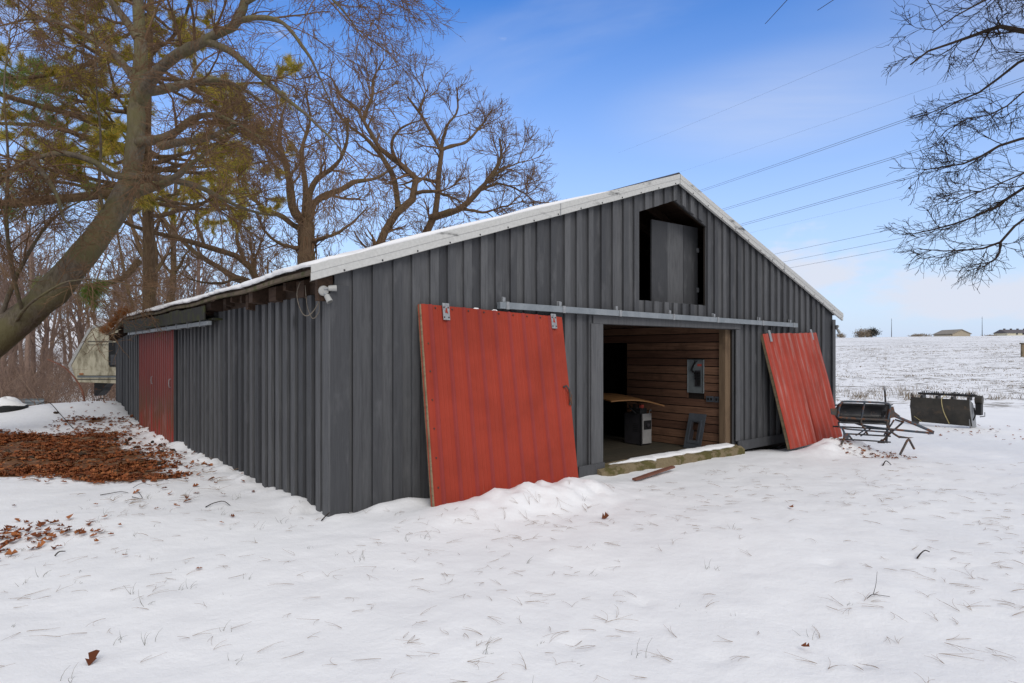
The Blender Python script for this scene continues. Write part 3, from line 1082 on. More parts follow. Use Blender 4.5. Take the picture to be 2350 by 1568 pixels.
def sill_snow(t, s):
    w = 0.5 + 0.5 * float(vnoise(t, 2.0, 0.3, 33))
    k = float(sst(t, 4.35, 5.0)) * (1 - float(sst(t, 7.35, 7.55)))
    e = (0.05 * float(vnoise(t, s, 0.12, 35)))
    return (t, 0.02 + (s - 0.02) * (0.25 + 0.75 * k) * (0.75 + 0.4 * w) + e * (s != 0.02), 0.0 - 0.006 * (t - 4) + (0.012 + (0.035 * k * (0.6 + 0.6 * w)) * (1 - abs(s - 0.02) / 0.17)))


slab(sill_snow, list(np.linspace(4.25, 7.52, 70)), [-0.12, -0.06, 0.02, 0.10, 0.15], 0.03, 'snow_strip', M['snow'], barn, True)

# floor, loft, partition and inner walls
FZ = -0.13
mb = MB()
mb.box(0.05, BW - 0.05, 0.17, BL - 0.05, FZ - 0.12, FZ - 0.03)
fl = mb.build('floor', M['dark'], barn)
s = 0.18
while s < 5.0:
    w = random.uniform(0.17, 0.21)
    MB().box(2.6, 7.40, s, s + w - 0.007, FZ - 0.028, FZ + random.uniform(-0.004, 0.0)).build('floor_board', M['floorwood'], fl)
    s += w
mb = MB().box(0.05, BW - 0.05, 0.2, BL - 0.05, 2.30, 2.335)
lo_ = mb.build('loft_floor', M['oldwood'], barn)
for k in range(9):
    MB().box(0.05, 7.40, 0.35 + k * 0.6, 0.41 + k * 0.6, 2.14, 2.298).build('joist', M['oldwood'], barn)
for k in range(10):
    s = 0.25 + k * 0.6
    for sg in (-1, 1):
        a = RIDGE if sg > 0 else 0.3
        b = BW - 0.3 if sg > 0 else RIDGE
        MB().add([(a, s, roofz(a) - 0.19), (b, s, roofz(b) - 0.19), (b, s + 0.05, roofz(b) - 0.19), (a, s + 0.05, roofz(a) - 0.19), (a, s, roofz(a) - 0.045), (b, s, roofz(b) - 0.045), (b, s + 0.05, roofz(b) - 0.045), (a, s + 0.05, roofz(a) - 0.045)], BOXF).build('loft_rafter', M['oldwood'], barn)
part = MB().box(7.455, 7.475, 0.17, 2.36, FZ, 2.29).box(7.455, 7.475, 3.5, BL - 0.1, FZ, 2.29).box(7.455, 7.475, 2.36, 3.5, 1.93, 2.29).build('partition', M['dark'], barn)
z = FZ + 0.004
k = 0
while z < 2.25:
    h = random.uniform(0.145, 0.165)
    o = random.uniform(0, 0.006)
    spans = [(0.165, 2.34), (3.52, 6.0)] if z + h < 1.93 else [(0.165, 6.0)]
    for a, b in spans:
        if 0.80 < z + h / 2 < 1.52 and a < 1:
            for q, r in ((a, 0.505), (0.865, b)):
                MB().box(7.425 - o, 7.452, q, r, z + 0.0, z + h - 0.018).build('plank', M['plank'], part)
        else:
            MB().box(7.425 - o, 7.452, a, b, z, z + h - 0.018).build('plank', M['plank'], part)
    z += h
    k += 1
MB().box(0.05, 7.42, 6.0, 6.05, FZ, 2.29).build('inner_wall', M['dark'], barn)
MB().box(2.55, 2.6, 0.17, 6.0, FZ, 2.29).build('inner_wall', M['dark'], barn)


# ------------------------------------------------------------------ things inside the doorway
def barn_thing(name, t, s, z, rz=0.0):
    x, y, _ = to_world(t, s)
    return empty(name, (x, y, z), TH + rz)


ep = barn_thing('breaker_panel', 7.43, 0.685, 0.885)
tag(ep, 'open grey electrical breaker panel set in the plank wall', 'electrical panel')
mb = MB().box(0.0, 0.006, -0.175, 0.175, 0, 0.62).box(-0.03, 0.0, -0.175, -0.169, 0, 0.62).box(-0.03, 0.0, 0.169, 0.175, 0, 0.62).box(-0.03, 0.0, -0.169, 0.169, 0.614, 0.62).box(-0.03, 0.0, -0.169, 0.169, 0, 0.006)
mb.build('enclosure', M['panelgrey'], ep)
MB().box(-0.012, -0.001, -0.10, 0.02, 0.12, 0.42).build('bus_plate', M['cabdark'], ep)
for k in range(5):
    MB().box(-0.035, -0.013, -0.10, -0.045, 0.15 + k * 0.05, 0.192 + k * 0.05).build('breaker', M['black'], ep)
for k in range(3):
    MB().box(-0.035, -0.013, -0.03, 0.015, 0.25 + k * 0.05, 0.292 + k * 0.05).build('breaker', M['black'], ep)
MB().box(-0.004, -0.001, -0.12, -0.03, 0.50, 0.54).build('label_sticker', M['redlab'], ep)
MB().tube([(-0.01, 0.01, 0.60), (-0.025, 0.06, 0.50), (-0.02, 0.10, 0.42), (-0.02, 0.04, 0.40)], 0.010, 6).build('cable', M['black'], ep)
MB().tube([(-0.01, -0.03, 0.60), (-0.03, 0.03, 0.52), (-0.02, 0.08, 0.40), (-0.02, 0.02, 0.36)], 0.008, 6).build('cable', M['black'], ep)
for c, lab in ((0.375, 'left grey outlet box below the breaker panel on the plank wall'), (0.205, 'right grey outlet box below the breaker panel beside the door post')):
    ob = barn_thing('outlet_box', 7.415, c, 0.735)
    tag(ob, lab, 'outlet box', 'outlet boxes on the plank wall')
    MB().box(-0.02, 0.004, -0.072, 0.072, 0, 0.105).build('plate', M['covergrey'], ob)
    MB().box(-0.024, -0.0205, -0.05, -0.012, 0.03, 0.075).build('socket', M['black'], ob)
    MB().box(-0.024, -0.0205, 0.012, 0.05, 0.03, 0.075).build('socket', M['black'], ob)

pc = barn_thing('panel_cover', 7.16, 0.42, FZ + 0.005)
tag(pc, 'dark grey breaker panel cover leaning against the plank wall', 'panel cover')
pc.rotation_euler = (0, math.radians(17), TH)
fr = MB()
W_, H_ = 0.36, 0.66
fr.box(0, 0.012, 0, 0.07, 0, H_).box(0, 0.012, W_ - 0.07, W_, 0, H_).box(0, 0.012, 0.07, W_ - 0.07, 0, 0.16).box(0, 0.012, 0.07, W_ - 0.07, 0.50, H_)
fr.build('frame', M['covergrey'], pc)
fr = MB().box(-0.008, -0.0005, 0.06, 0.085, 0.10, 0.54).box(-0.008, -0.0005, W_ - 0.085, W_ - 0.06, 0.10, 0.54).box(-0.008, -0.0005, 0.085, W_ - 0.085, 0.10, 0.125).box(-0.008, -0.0005, 0.085, W_ - 0.085, 0.515, 0.54)
fr.build('raised_edge', M['covergrey'], pc)
MB().box(0.002, 0.009, 0.072, 0.13, 0.162, 0.498).box(0.002, 0.009, 0.20, 0.288, 0.162, 0.35).box(0.002, 0.009, 0.24, 0.288, 0.35, 0.498).build('inner_plate', M['cabdark'], pc)

cb = barn_thing('welder_cabinet', 6.78, 1.45, FZ, math.radians(-4))
tag(cb, 'dark upright machine cabinet with light grey end panel inside the doorway', 'machine')
MB().box(-0.02, 0.27, 0.0, 0.42, 0.015, 0.60).build('body', M['cabdark'], cb)
MB().box(-0.03, -0.001, -0.02, 0.0, 0.0, 0.61).box(0.0, 0.0, 0, 0, 0, 0).build('edge_trim', M['black'], cb)
MB().box(0.02, 0.265, -0.012, -0.001, 0.03, 0.60).build('end_panel', M['cablight'], cb)
MB().box(0.05, 0.25, -0.02, -0.0125, 0.30, 0.47).build('control_plate', M['black'], cb)
MB().tube([(0.15, -0.021, 0.385), (0.15, -0.045, 0.385)], 0.035, 10).build('knob', M['cabdark'], cb)
for k in range(5):
    MB().box(-0.024, -0.0205, 0.07, 0.20, 0.26 + k * 0.035, 0.268 + k * 0.035).build('louvre', M['black'], cb)
mb = MB().tube([(0.20, -0.015, 0.60), (0.20, -0.03, 0.66), (0.23, -0.03, 0.68), (0.25, -0.02, 0.65)], 0.008, 6)
mb.build('hook', M['galv2'], cb)
cl_ = MB().box(0.02, 0.2, 0.05, 0.3, 0.60, 0.70).box(-0.02, 0.12, 0.12, 0.2, 0.70, 0.78)
cl_.tube([(-0.05, 0.1, 0.61), (-0.10, 0.2, 0.70), (-0.02, 0.3, 0.75), (0.1, 0.35, 0.68)], 0.012, 6).tube([(0.2, 0.1, 0.61), (0.24, 0.2, 0.72), (0.1, 0.2, 0.80)], 0.014, 6)
cl_.build('motor', M['darksteel'], cb)
MB().box(0.0, 0.07, 0.0, 0.05, 0.715, 0.775).build('switch_box', M['redlab'], cb)
MB().tube([(-0.06, 0.18, 0.66), (-0.09, 0.2, 0.67)], 0.014, 6).build('copper_end', M['copper'], cb)

pw = barn_thing('plywood_sheet', 6.48, 1.58, 0.73, math.radians(-20))
tag(pw, 'bowed orange plywood sheet resting on the machine cabinet', 'plywood')
pw.rotation_euler = (math.radians(7), math.radians(6), TH + math.radians(-12))
slab(lambda u, v: (u, v, 0.09 - 0.14 * abs(u) ** 1.7 - 0.04 * (v + .3) ** 2), list(np.linspace(-0.62, 0.62, 15)), [-0.38, -0.12, 0.12, 0.38], 0.022, 'sheet', M['ply'], pw)
sh = barn_thing('wall_shelf', 4.06, 0.95, 0.36)
tag(sh, 'pale metal ledge just inside the left door jamb', 'shelf')
MB().box(-0.5, 0.22, 0.0, 0.3, 0.0, 0.025).build('top', M['galv'], sh)
MB().box(-0.5, 0.22, -0.012, -0.001, -0.05, 0.025).build('lip', M['galv2'], sh)
MB().box(-0.4, -0.35, 0.05, 0.1, -0.49, -0.001).build('leg', M['galv'], sh)
MB().box(0.05, 0.10, 0.05, 0.1, -0.49, -0.001).build('leg', M['galv'], sh)

# ------------------------------------------------------------------ red doors leaning on the front
def frame_from(bl, br, tlp, trp):
    """rigid frame of a leaning door from its four corners (barn t, s, z)"""
    B0, B1, T0, T1 = [Vector(to_world(*p)) for p in (bl, br, tlp, trp)]
    xa = ((B1 - B0) + (T1 - T0)).normalized()
    ya = ((T0 - B0) + (T1 - B1))
    w, h = ((B1 - B0).length + (T1 - T0).length) / 2, ya.length / 2
    na = xa.cross(ya).normalized()          # towards the camera
    ya = na.cross(xa).normalized()
    c = (B0 + B1 + T0 + T1) / 4
    o = c - xa * w / 2 - ya * h / 2
    m = Matrix((xa, ya, na)).transposed().to_4x4()
    m.translation = o
    return m, w, h


def ribbed_sheet(name, w, h, prof, mat, parent, z0=0.0, wav=0.0, x0=0.0, rows=9, ribmat=None):
    v_, f_ = [], []
    for j in range(rows):
        y = h * j / (rows - 1)
        for u, hh in prof:
            v_.append((x0 + u, y, z0 + hh + wav * (math.sin(u * 5.1 + y * 2.3) + math.sin(y * 6.0 + u) * 0.6)))
    n = len(prof)
    mi = []
    for j in range(rows - 1):
        for i in range(n - 1):
            f_.append((j * n + i, j * n + i + 1, (j + 1) * n + i + 1, (j + 1) * n + i))
            mi.append(1 if prof[i][1] + prof[i + 1][1] > 0.012 else 0)
    me = mesh(name, v_, f_)
    o = link(name, me, mat, parent)
    if ribmat:
        me.materials.append(ribmat)
        me.polygons.foreach_set('material_index', mi)
    return o


def hanger(parent, x, y, z, mat):
    hb = MB().box(x - 0.045, x + 0.045, y - 0.16, y + 0.035, z, z + 0.008)
    hb.prism([(x - 0.012, y - 0.02), (x + 0.012, y - 0.02), (x + 0.012, y + 0.02), (x - 0.012, y + 0.02)], z + 0.0085, z + 0.012, 2)
    o = hb.build('hanger_plate', mat, parent)
    MB().prism([(x - 0.018, y - 0.075), (x + 0.022, y - 0.085), (x + 0.004, y - 0.02), (x - 0.004, y - 0.02)], z + 0.0085, z + 0.011, 2).build('slot', M['redm'], o)
    for dx, dy in ((-0.028, -0.015), (0.028, -0.015), (-0.03, -0.13), (0.03, -0.13)):
        c = link('bolt', screw_me, None, o)
        c.location = (x + dx, y + dy, z + 0.004)
        c.rotation_euler = (math.radians(-90), 0, 0)
    return o


def leaning_door(label, corners, prof_args, mats, screws, handle, two_sheets=False):
    m, w, h = frame_from(*corners)
    d = empty('leaning_door')
    d.matrix_world = m
    tag(d, label, 'door', 'red metal doors leaning on the barn front')
    if two_sheets:
        ribbed_sheet('sheet', w, h, rib_profile(w * 0.52, *prof_args), mats[0], d, 0.0, 0.004, 0.0, 9, mats[2])
        ribbed_sheet('sheet', w, h - 0.01, rib_profile(w * 0.5, *prof_args), mats[0], d, 0.008, 0.005, w * 0.50, 9, mats[2])
    else:
        ribbed_sheet('sheet', w, h, rib_profile(w - 0.03, *prof_args), mats[0], d, 0.0, 0.0012, 0.03, 9, mats[2])
        MB().prism([(0.0, -0.035), (0.034, 0.004), (0.07, 0.006), (0.034, -0.002), (0.004, -0.038)], 0.0, h, 1).build('edge_trim', mats[0], d)
    for q in ((0.0, 0.09), (w - 0.09, w), (w / 2 - 0.05, w / 2 + 0.05)):
        MB().box(q[0] + 0.006, q[1], 0.0, h - 0.004, -0.062, -0.008).build('frame_board', mats[1], d)
    for q in (0.02, h * 0.48, h - 0.12):
        MB().box(0.10, w - 0.095, q, q + 0.09, -0.05, -0.0085).build('frame_rail', mats[1], d)
    for (x, y) in screws(w, h):
        c = link('screw', screw_me, None, d)
        c.location = (x, y, 0.004)
        c.rotation_euler = (math.radians(-90), 0, 0)
    return d, w, h


ld, LW, LH = leaning_door('large bright red ribbed metal door leaning left of the doorway',
                          ((0.92, -0.53, -0.03), (3.17, -0.53, -0.065), (0.895, -0.132, 2.205), (3.03, -0.132, 2.095)),
                          (0.228, 0.058, 0.019, 2, 0.004), (M['redm'], M['framewood'], M['redrib']),
                          lambda w, h: [(0.20 + k * 0.228, h - 0.035) for k in range(9)] + [(0.145 + k * 0.228, h * 0.455) for k in range(9)] + [(0.075, h * (0.1 + 0.14 * k)) for k in range(6)], None)
hanger(ld, 0.33, LH - 0.01, 0.022, M['galv2'])
hanger(ld, LW - 0.18, LH - 0.01, 0.022, M['galv2'])
MB().tube([(LW - 0.11, LH * 0.58, 0.01), (LW - 0.09, LH * 0.585, 0.045), (LW - 0.05, LH * 0.56, 0.05), (LW - 0.035, LH * 0.50, 0.04), (LW - 0.03, LH * 0.475, 0.01)], 0.014, 7).build('handle', M['ruststeel'], ld)
MB().tube([(LW - 0.02, LH * 0.56, 0.0), (LW + 0.01, LH * 0.53, 0.02), (LW + 0.004, LH * 0.47, 0.01)], 0.008, 6).build('latch', M['ruststeel'], ld)
for c in (0.80, 1.08):
    slab(lambda u, v: (u, LH + 0.012 + 0.012 * math.cos((u - c) * 45) - 0.3 * (v + .025) ** 2, v), list(np.linspace(c - 0.035, c + 0.035, 6)), [-0.05, -0.03, -0.01], 0.0, 'snow_clump', M['snow'], ld, True) if False else None
    MB().tube([(c - 0.05, LH + 0.0, -0.03), (c - 0.02, LH + 0.004, -0.028), (c + 0.02, LH + 0.003, -0.03), (c + 0.05, LH - 0.001, -0.03)], [0.006, 0.02, 0.022, 0.006], 8).build('snow_clump', M['snow'], ld, True)

rd, RW, RH = leaning_door('faded scuffed red metal door leaning at the right end of the barn',
                          ((8.30, -0.56, -0.12), (10.31, -0.70, -0.04), (8.57, -0.145, 1.987), (10.59, -0.145, 2.042)),
                          (0.20, 0.085, 0.030, 0), (M['redfade'], M['framewood'], M['redwornlit']),
                          lambda w, h: [(0.10 + k * 0.2, h - 0.04) for k in range(10)] + [(0.10 + k * 0.2, h * 0.47) for k in range(10)], None, True)
for x in (0.18, RW - 0.26):
    MB().box(x - 0.035, x + 0.035, RH - 0.16, RH + 0.06, 0.032, 0.042).box(x - 0.02, x + 0.02, RH + 0.0, RH + 0.055, -0.03, 0.0315).build('hanger_plate', M['galv2'], rd)

# ------------------------------------------------------------------ twin flood lights on the corners
def flood(name, label, t, s, z, rz, sc=1.0):
    f = barn_thing(name, t, s, z, rz)
    tag(f, label, 'flood light')
    MB().tube([(0, 0, 0), (0, -0.02, 0), (0, -0.028, 0)], [0.052, 0.052, 0.042], 16).build('round_plate', M['white'], f)
    for (p, d) in (((0.035, -0.04, 0.03), (0.9, -0.35, 0.05)), ((0.02, -0.04, -0.045), (0.25, -0.55, -0.9))):
        p, d = Vector(p) * 0.85, Vector(d).normalized()
        hd = MB().tube([p + d * 0.005, p + d * 0.012, p + d * 0.09], [0.012, 0.027, 0.032], 12).build('lamp_holder', M['white'], f)
        MB().tube([p + d * 0.0905, p + d * 0.092], [0.029, 0.027], 12).build('lens', M['glassy'], hd)
        MB().tube([(0, -0.025, p.z * 0.7), p, p + d * 0.02], 0.013, 7).build('swivel', M['galv2'], f)
    return f


flood('flood_light', 'white twin flood light under the left eave corner of the barn', -0.13, -0.05, 2.265, 0)
fr_ = flood('flood_light', 'twin flood light on the right eave corner of the barn', BW + 0.10, -0.06, 2.19, math.radians(40))
MB().box(-0.12, 0.025, 0.001, 0.05, -0.03, 0.05).build('mount_block', M['paint'], fr_)
fl0 = [o for o in bpy.data.objects if o.name == 'flood_light'][0]
MB().box(-0.06, 0.10, 0.001, 0.06, -0.10, 0.16).build('mount_block', M['oldwood'], fl0)
cw = [to_world(t, s, z) for t, s, z in ((-0.12, 0.02, 2.22), (-0.14, 0.12, 2.10), (-0.15, 0.30, 2.03), (-0.14, 0.52, 2.10), (-0.15, 0.60, 2.3), (-0.12, 0.58, 2.42))]
tag(MB().tube(resample(cw, 20), 0.005, 6).build('loose_cable', M['cable'], None, True), 'pale loose cable looping below the left eave corner', 'cable')
cw = [to_world(t, s, z) for t, s, z in ((-0.13, 0.05, 2.20), (-0.11, 0.10, 2.07), (-0.12, 0.24, 2.0), (-0.13, 0.34, 2.10), (-0.14, 0.40, 2.36))]
tag(MB().tube(resample(cw, 20), 0.004, 6).build('loose_cable', M['cable'], None, True), 'thin dark loop of cable behind the pale one by the left eave', 'cable')


# ------------------------------------------------------------------ bare trees
def interp(P, R, idx, u):
    n = P.shape[1]
    q = u * (n - 1)
    i = np.clip(q.astype(int), 0, n - 2)
    f = (q - i)[:, None]
    p = P[idx, i] * (1 - f) + P[idx, i + 1] * f
    t = norm(P[idx, i + 1] - P[idx, i])
    r = R[idx, i] * (1 - f[:, 0]) + R[idx, i + 1] * f[:, 0]
    return p, t, r


def spawn(P, R, per, n, L, ang, lo=0.15, hi=1.0, rk=0.62, wig=0.25, grav=(0, 0, 0.1), rmin=0.003, taper=0.35, lentap=0.45, rmax=9, absl=None):
    """side branches on every path of P: (B,n,3) -> children paths"""
    B = P.shape[0]
    plen0 = np.linalg.norm(np.diff(P, axis=1), axis=2).sum(1)
    if absl is None:
        idx = np.repeat(np.arange(B), per)
    else:                                   # longer parents carry more side branches
        idx = np.sort(rng.choice(B, size=B * per, p=plen0 / plen0.sum()))
    u = lo + (hi - lo) * rng.uniform(0, 1, len(idx)) ** 0.8
    p, t, r = interp(P, R, idx, u)
    rv = norm(rng.normal(size=(len(idx), 3)))
    side = norm(np.cross(t, rv))
    a = np.radians(rng.normal(ang, 13, len(idx)))[:, None]
    d = t * np.cos(a) + side * np.sin(a)
    ln = (plen0[idx] * L if absl is None else absl) * rng.uniform(0.55, 1.25, len(idx)) * (1 - lentap * u)
    Q = np.empty((len(idx), n, 3))
    Q[:, 0] = p
    st = (ln / (n - 1))[:, None]
    g = np.array(grav)
    for k in range(1, n):
        Q[:, k] = Q[:, k - 1] + d * st
        d = norm(d + rng.normal(size=d.shape) * wig + g)
    r0 = np.clip(r * rk * rng.uniform(0.7, 1.1, len(idx)), rmin, rmax)
    RR = r0[:, None] * np.linspace(1, taper, n)[None, :]
    return Q, np.maximum(RR, rmin * 0.7)


def join_tubes(parts):
    """[(P, R, k)] -> verts, quads"""
    V, Fc, b = [], [], 0
    for P, R, k in parts:
        v, f = tubes(P, R, k)
        V.append(v)
        Fc.append(f + b)
        b += len(v)
    return np.concatenate(V), np.concatenate(Fc)


def wiggle(path, amt):
    n = len(path)
    w = np.cumsum(rng.normal(size=(n, 3)), axis=0)
    w -= np.linspace(0, 1, n)[:, None] * w[-1]
    return path + w * amt


def hand_tree(name, label, limbs, levels, tmat, cmat, cat='tree', group=None, n0=16, k0=8, wig0=0.012, skip=0):
    """limbs: (points, r_start, r_end); first ones are the trunk. levels: list of spawn kwargs"""
    root = Vector(limbs[0][0][0])
    e = empty(name, (root.x, root.y, float(ground_h(root.x, root.y))))
    tag(e, label, cat, group)
    off = np.array(e.location)
    P0 = np.stack([wiggle(resample(l[0], n0), wig0) for l in limbs]) - off
    R0 = np.stack([np.linspace(l[1], l[2], n0) for l in limbs])
    R0 *= 1 + 0.07 * rng.normal(size=R0.shape)
    R0[0, :2] *= (1.35, 1.12)
    v, f = tubes(P0, R0, k0)
    link('trunk', bigmesh('trunk', v, f, True), tmat, e)
    parts = []
    P, R = P0[skip:], R0[skip:]
    for i, lv in enumerate(levels):
        lv = dict(lv)
        k = lv.pop('k', 3)
        if lv.pop('keep', False):
            Q, S = spawn(P, R, **lv)
            parts.append((Q, S, k))
            continue
        P, R = spawn(P, R, **lv)
        parts.append((P, R, k))
    v, f = join_tubes(parts)
    link('crown', bigmesh('crown', v, f), cmat, e)
    return e, (P0, R0), (P, R)


def L3(pts):
    return [P3(*p) for p in pts]


# --- the leaning old tree at the left
g0 = P3(-190, 1010, 12.2)
limbs = [
    ([(g0[0], g0[1], -0.3), P3(-110, 900, 12.3), P3(0, 772, 12.5), P3(100, 690, 12.6), P3(200, 575, 12.8), P3(268, 480, 13.0), P3(308, 393, 13.1)], 0.34, 0.215),
    (L3([(300, 405, 13.1), (310, 325, 13.2), (312, 222, 13.3), (322, 120, 13.5), (318, 0, 13.6), (330, -150, 13.8), (345, -330, 13.9)]), 0.185, 0.0560),
    (L3([(318, 235, 13.3), (342, 191, 13.1), (393, 137, 12.8), (478, 92, 12.4), (547, 51, 12.2), (567, -10, 12.1), (590, -110, 12.0)]), 0.145, 0.0560),
    (L3([(286, 445, 13.0), (340, 430, 12.7), (393, 415, 12.3), (461, 362, 11.9), (500, 330, 11.6)]), 0.13, 0.0113),
    (L3([(310, 330, 13.2), (396, 308, 12.6), (444, 273, 12.3), (485, 263, 12.1), (543, 284, 11.9), (600, 318, 11.7)]), 0.12, 0.0113),
    (L3([(370, 335, 12.8), (424, 328, 12.5), (478, 318, 12.2), (530, 290, 12.0), (590, 262, 11.8)]), 0.10, 0.0090),
    (L3([(322, 212, 13.3), (370, 205, 13.6), (430, 190, 13.9), (500, 182, 14.2), (560, 205, 14.4), (625, 255, 14.6)]), 0.11, 0.0135),
    (L3([(338, 408, 13.0), (300, 407, 12.6), (260, 405, 12.3), (212, 373, 12.0), (147, 354, 11.7), (68, 369, 11.3), (0, 410, 11.0), (-60, 470, 10.8)]), 0.085, 0.0135),
    (L3([(300, 402, 13.1), (342, 405, 13.3), (444, 424, 13.6), (547, 472, 13.9), (598, 489, 14.2), (660, 500, 14.4)]), 0.09, 0.0113),
    (L3([(478, 95, 12.4), (530, 115, 12.2), (581, 157, 12.0), (649, 219, 11.8), (718, 273, 11.6), (769, 325, 11.4), (800, 372, 11.3)]), 0.075, 0.0090),
    (L3([(548, 48, 12.2), (600, 36, 12.1), (640, 42, 12.0), (700, 110, 11.9), (740, 190, 11.8), (765, 250, 11.8)]), 0.06, 0.0067),
    (L3([(565, 5, 12.1), (640, -40, 12.0), (720, -30, 11.9), (790, 30, 11.7), (840, 100, 11.6)]), 0.06, 0.0067),
    (L3([(575, -50, 12.1), (660, -130, 12.2), (760, -140, 12.2), (850, -70, 12.2), (900, 15, 12.2)]), 0.06, 0.0067),
    (L3([(72, 370, 11.3), (105, 410, 11.2), (130, 450, 11.2), (145, 500, 11.3), (180, 540, 11.3)]), 0.06, 0.0090),
    (L3([(318, 90, 13.5), (270, 20, 13.6), (200, -60, 13.6), (120, -120, 13.6)]), 0.10, 0.0135),
    (L3([(315, 190, 13.4), (260, 120, 13.8), (180, 70, 14.2), (90, 40, 14.5), (0, 60, 14.8)]), 0.09, 0.0135),
    (L3([(240, 500, 12.9), (228, 430, 12.6), (232, 330, 12.4), (222, 200, 12.2), (215, 60, 12.0)]), 0.035, 0.0067),
    (L3([(60, 740, 12.5), (30, 640, 12.0), (15, 520, 11.6), (20, 380, 11.4), (10, 220, 11.2), (25, 60, 11.0)]), 0.045, 0.0081),
    (L3([(20, 760, 12.5), (80, 690, 11.9), (150, 650, 11.5), (215, 640, 11.2), (300, 655, 11.0)]), 0.035, 0.0054),
    (L3([(0, 730, 12.4), (45, 620, 12.2), (110, 520, 12.0), (170, 470, 11.8), (215, 450, 11.6)]), 0.05, 0.0067),
]
lv = [dict(per=10, n=8, L=1, absl=2.2, ang=42, lo=0.25, rk=0.4, wig=0.12, grav=(0.015, -0.01, -0.03), k=5, rmin=0.009, rmax=0.035),
      dict(per=7, n=7, L=1, absl=1.15, ang=38, lo=0.12, rk=0.6, wig=0.13, grav=(0.01, 0, -0.05), k=4, rmin=0.006, rmax=0.016),
      dict(per=6, n=5, L=1, absl=0.55, ang=38, lo=0.1, rk=0.65, wig=0.14, grav=(0, 0, -0.05), k=3, rmin=0.0048, rmax=0.008),
      dict(per=2, n=4, L=1, absl=0.25, ang=40, lo=0.2, rk=0.75, wig=0.15, grav=(0, 0, -0.03), k=3, rmin=0.004, rmax=0.006)]
old_tree, _, _ = hand_tree('old_tree', 'thick mossy trunk of the bare old tree leaning in from the left', limbs, lv, M['bark'], M['twig'], n0=22, k0=10, wig0=0.006, skip=1)

# --- bare tree with a vine-wrapped trunk right behind the roof
def up(px, py, Y, z0=-0.6):
    p = P3(px, py, Y)
    return (p[0], p[1], z0)


YA = 26.0
limbs = [
    ([up(712, 600, YA), P3(706, 700, YA), P3(705, 600, YA), P3(703, 510, YA)], 0.42, 0.33),
    (L3([(704, 520, YA), (672, 480, YA - .4), (667, 427, YA - .6), (655, 376, YA - .8), (640, 320, YA - 1), (650, 255, YA - 1)]), 0.22, 0.05),
    (L3([(705, 515, YA), (728, 461, YA + .3), (779, 437, YA + .6), (814, 417, YA + 1), (865, 407, YA + 1.2), (910, 380, YA + 1.4)]), 0.20, 0.04),
    (L3([(700, 512, YA), (722, 420, YA - .4), (779, 369, YA - .9), (796, 325, YA - 1.2), (800, 270, YA - 1.4)]), 0.17, 0.04),
    (L3([(700, 530, YA), (650, 500, YA + .5), (600, 470, YA + 1), (560, 430, YA + 1.4), (540, 380, YA + 1.6)]), 0.14, 0.03),
    (L3([(702, 512, YA), (700, 430, YA + .6), (690, 350, YA + 1), (710, 270, YA + 1.3), (700, 200, YA + 1.5)]), 0.17, 0.03),
    (L3([(708, 560, YA), (750, 540, YA - .6), (800, 520, YA - 1), (840, 480, YA - 1.3)]), 0.10, 0.03),
    (L3([(702, 570, YA), (650, 560, YA - .6), (610, 530, YA - 1.2), (590, 490, YA - 1.4)]), 0.10, 0.03),
]
lvA = [dict(per=7, n=8, L=1, absl=2.3, ang=42, lo=0.25, rk=0.5, wig=0.13, grav=(0, 0, 0.06), k=4, rmin=0.026, rmax=0.07),
       dict(per=5, n=7, L=1, absl=1.35, ang=42, lo=0.15, rk=0.6, wig=0.14, grav=(0, 0, 0.05), k=3, rmin=0.016, rmax=0.035),
       dict(per=4, n=5, L=1, absl=0.75, ang=42, lo=0.1, rk=0.65, wig=0.15, grav=(0, 0, 0.04), k=3, rmin=0.012, rmax=0.018),
       dict(per=2, n=4, L=1, absl=0.42, ang=44, lo=0.15, rk=0.7, wig=0.15, grav=(0, 0, 0.03), k=3, rmin=0.0075, rmax=0.009)]
ta, _, _ = hand_tree('bare_tree', 'bare tree with vine-wrapped trunk rising behind the left roof slope', limbs, lvA, M['barkb'], M['twig'], wig0=0.02)
vt = []
for k in range(26):
    z = np.linspace(1.0, 6.4, 26)
    ph = random.uniform(0, 6.28)
    a = ph + z * random.uniform(-0.7, 0.7)
    r = 0.40 + 0.05 * np.sin(z * 3 + ph) - 0.012 * z
    c = np.array(P3(705, 600, YA))
    vt.append(np.stack([c[0] + np.cos(a) * r, c[1] + np.sin(a) * r, z], 1))
v, f = tubes(np.stack(vt) - np.array(ta.location), np.full((26, 26), 0.022), 4)
link('vine', bigmesh('vine', v, f), M['twig'], ta)

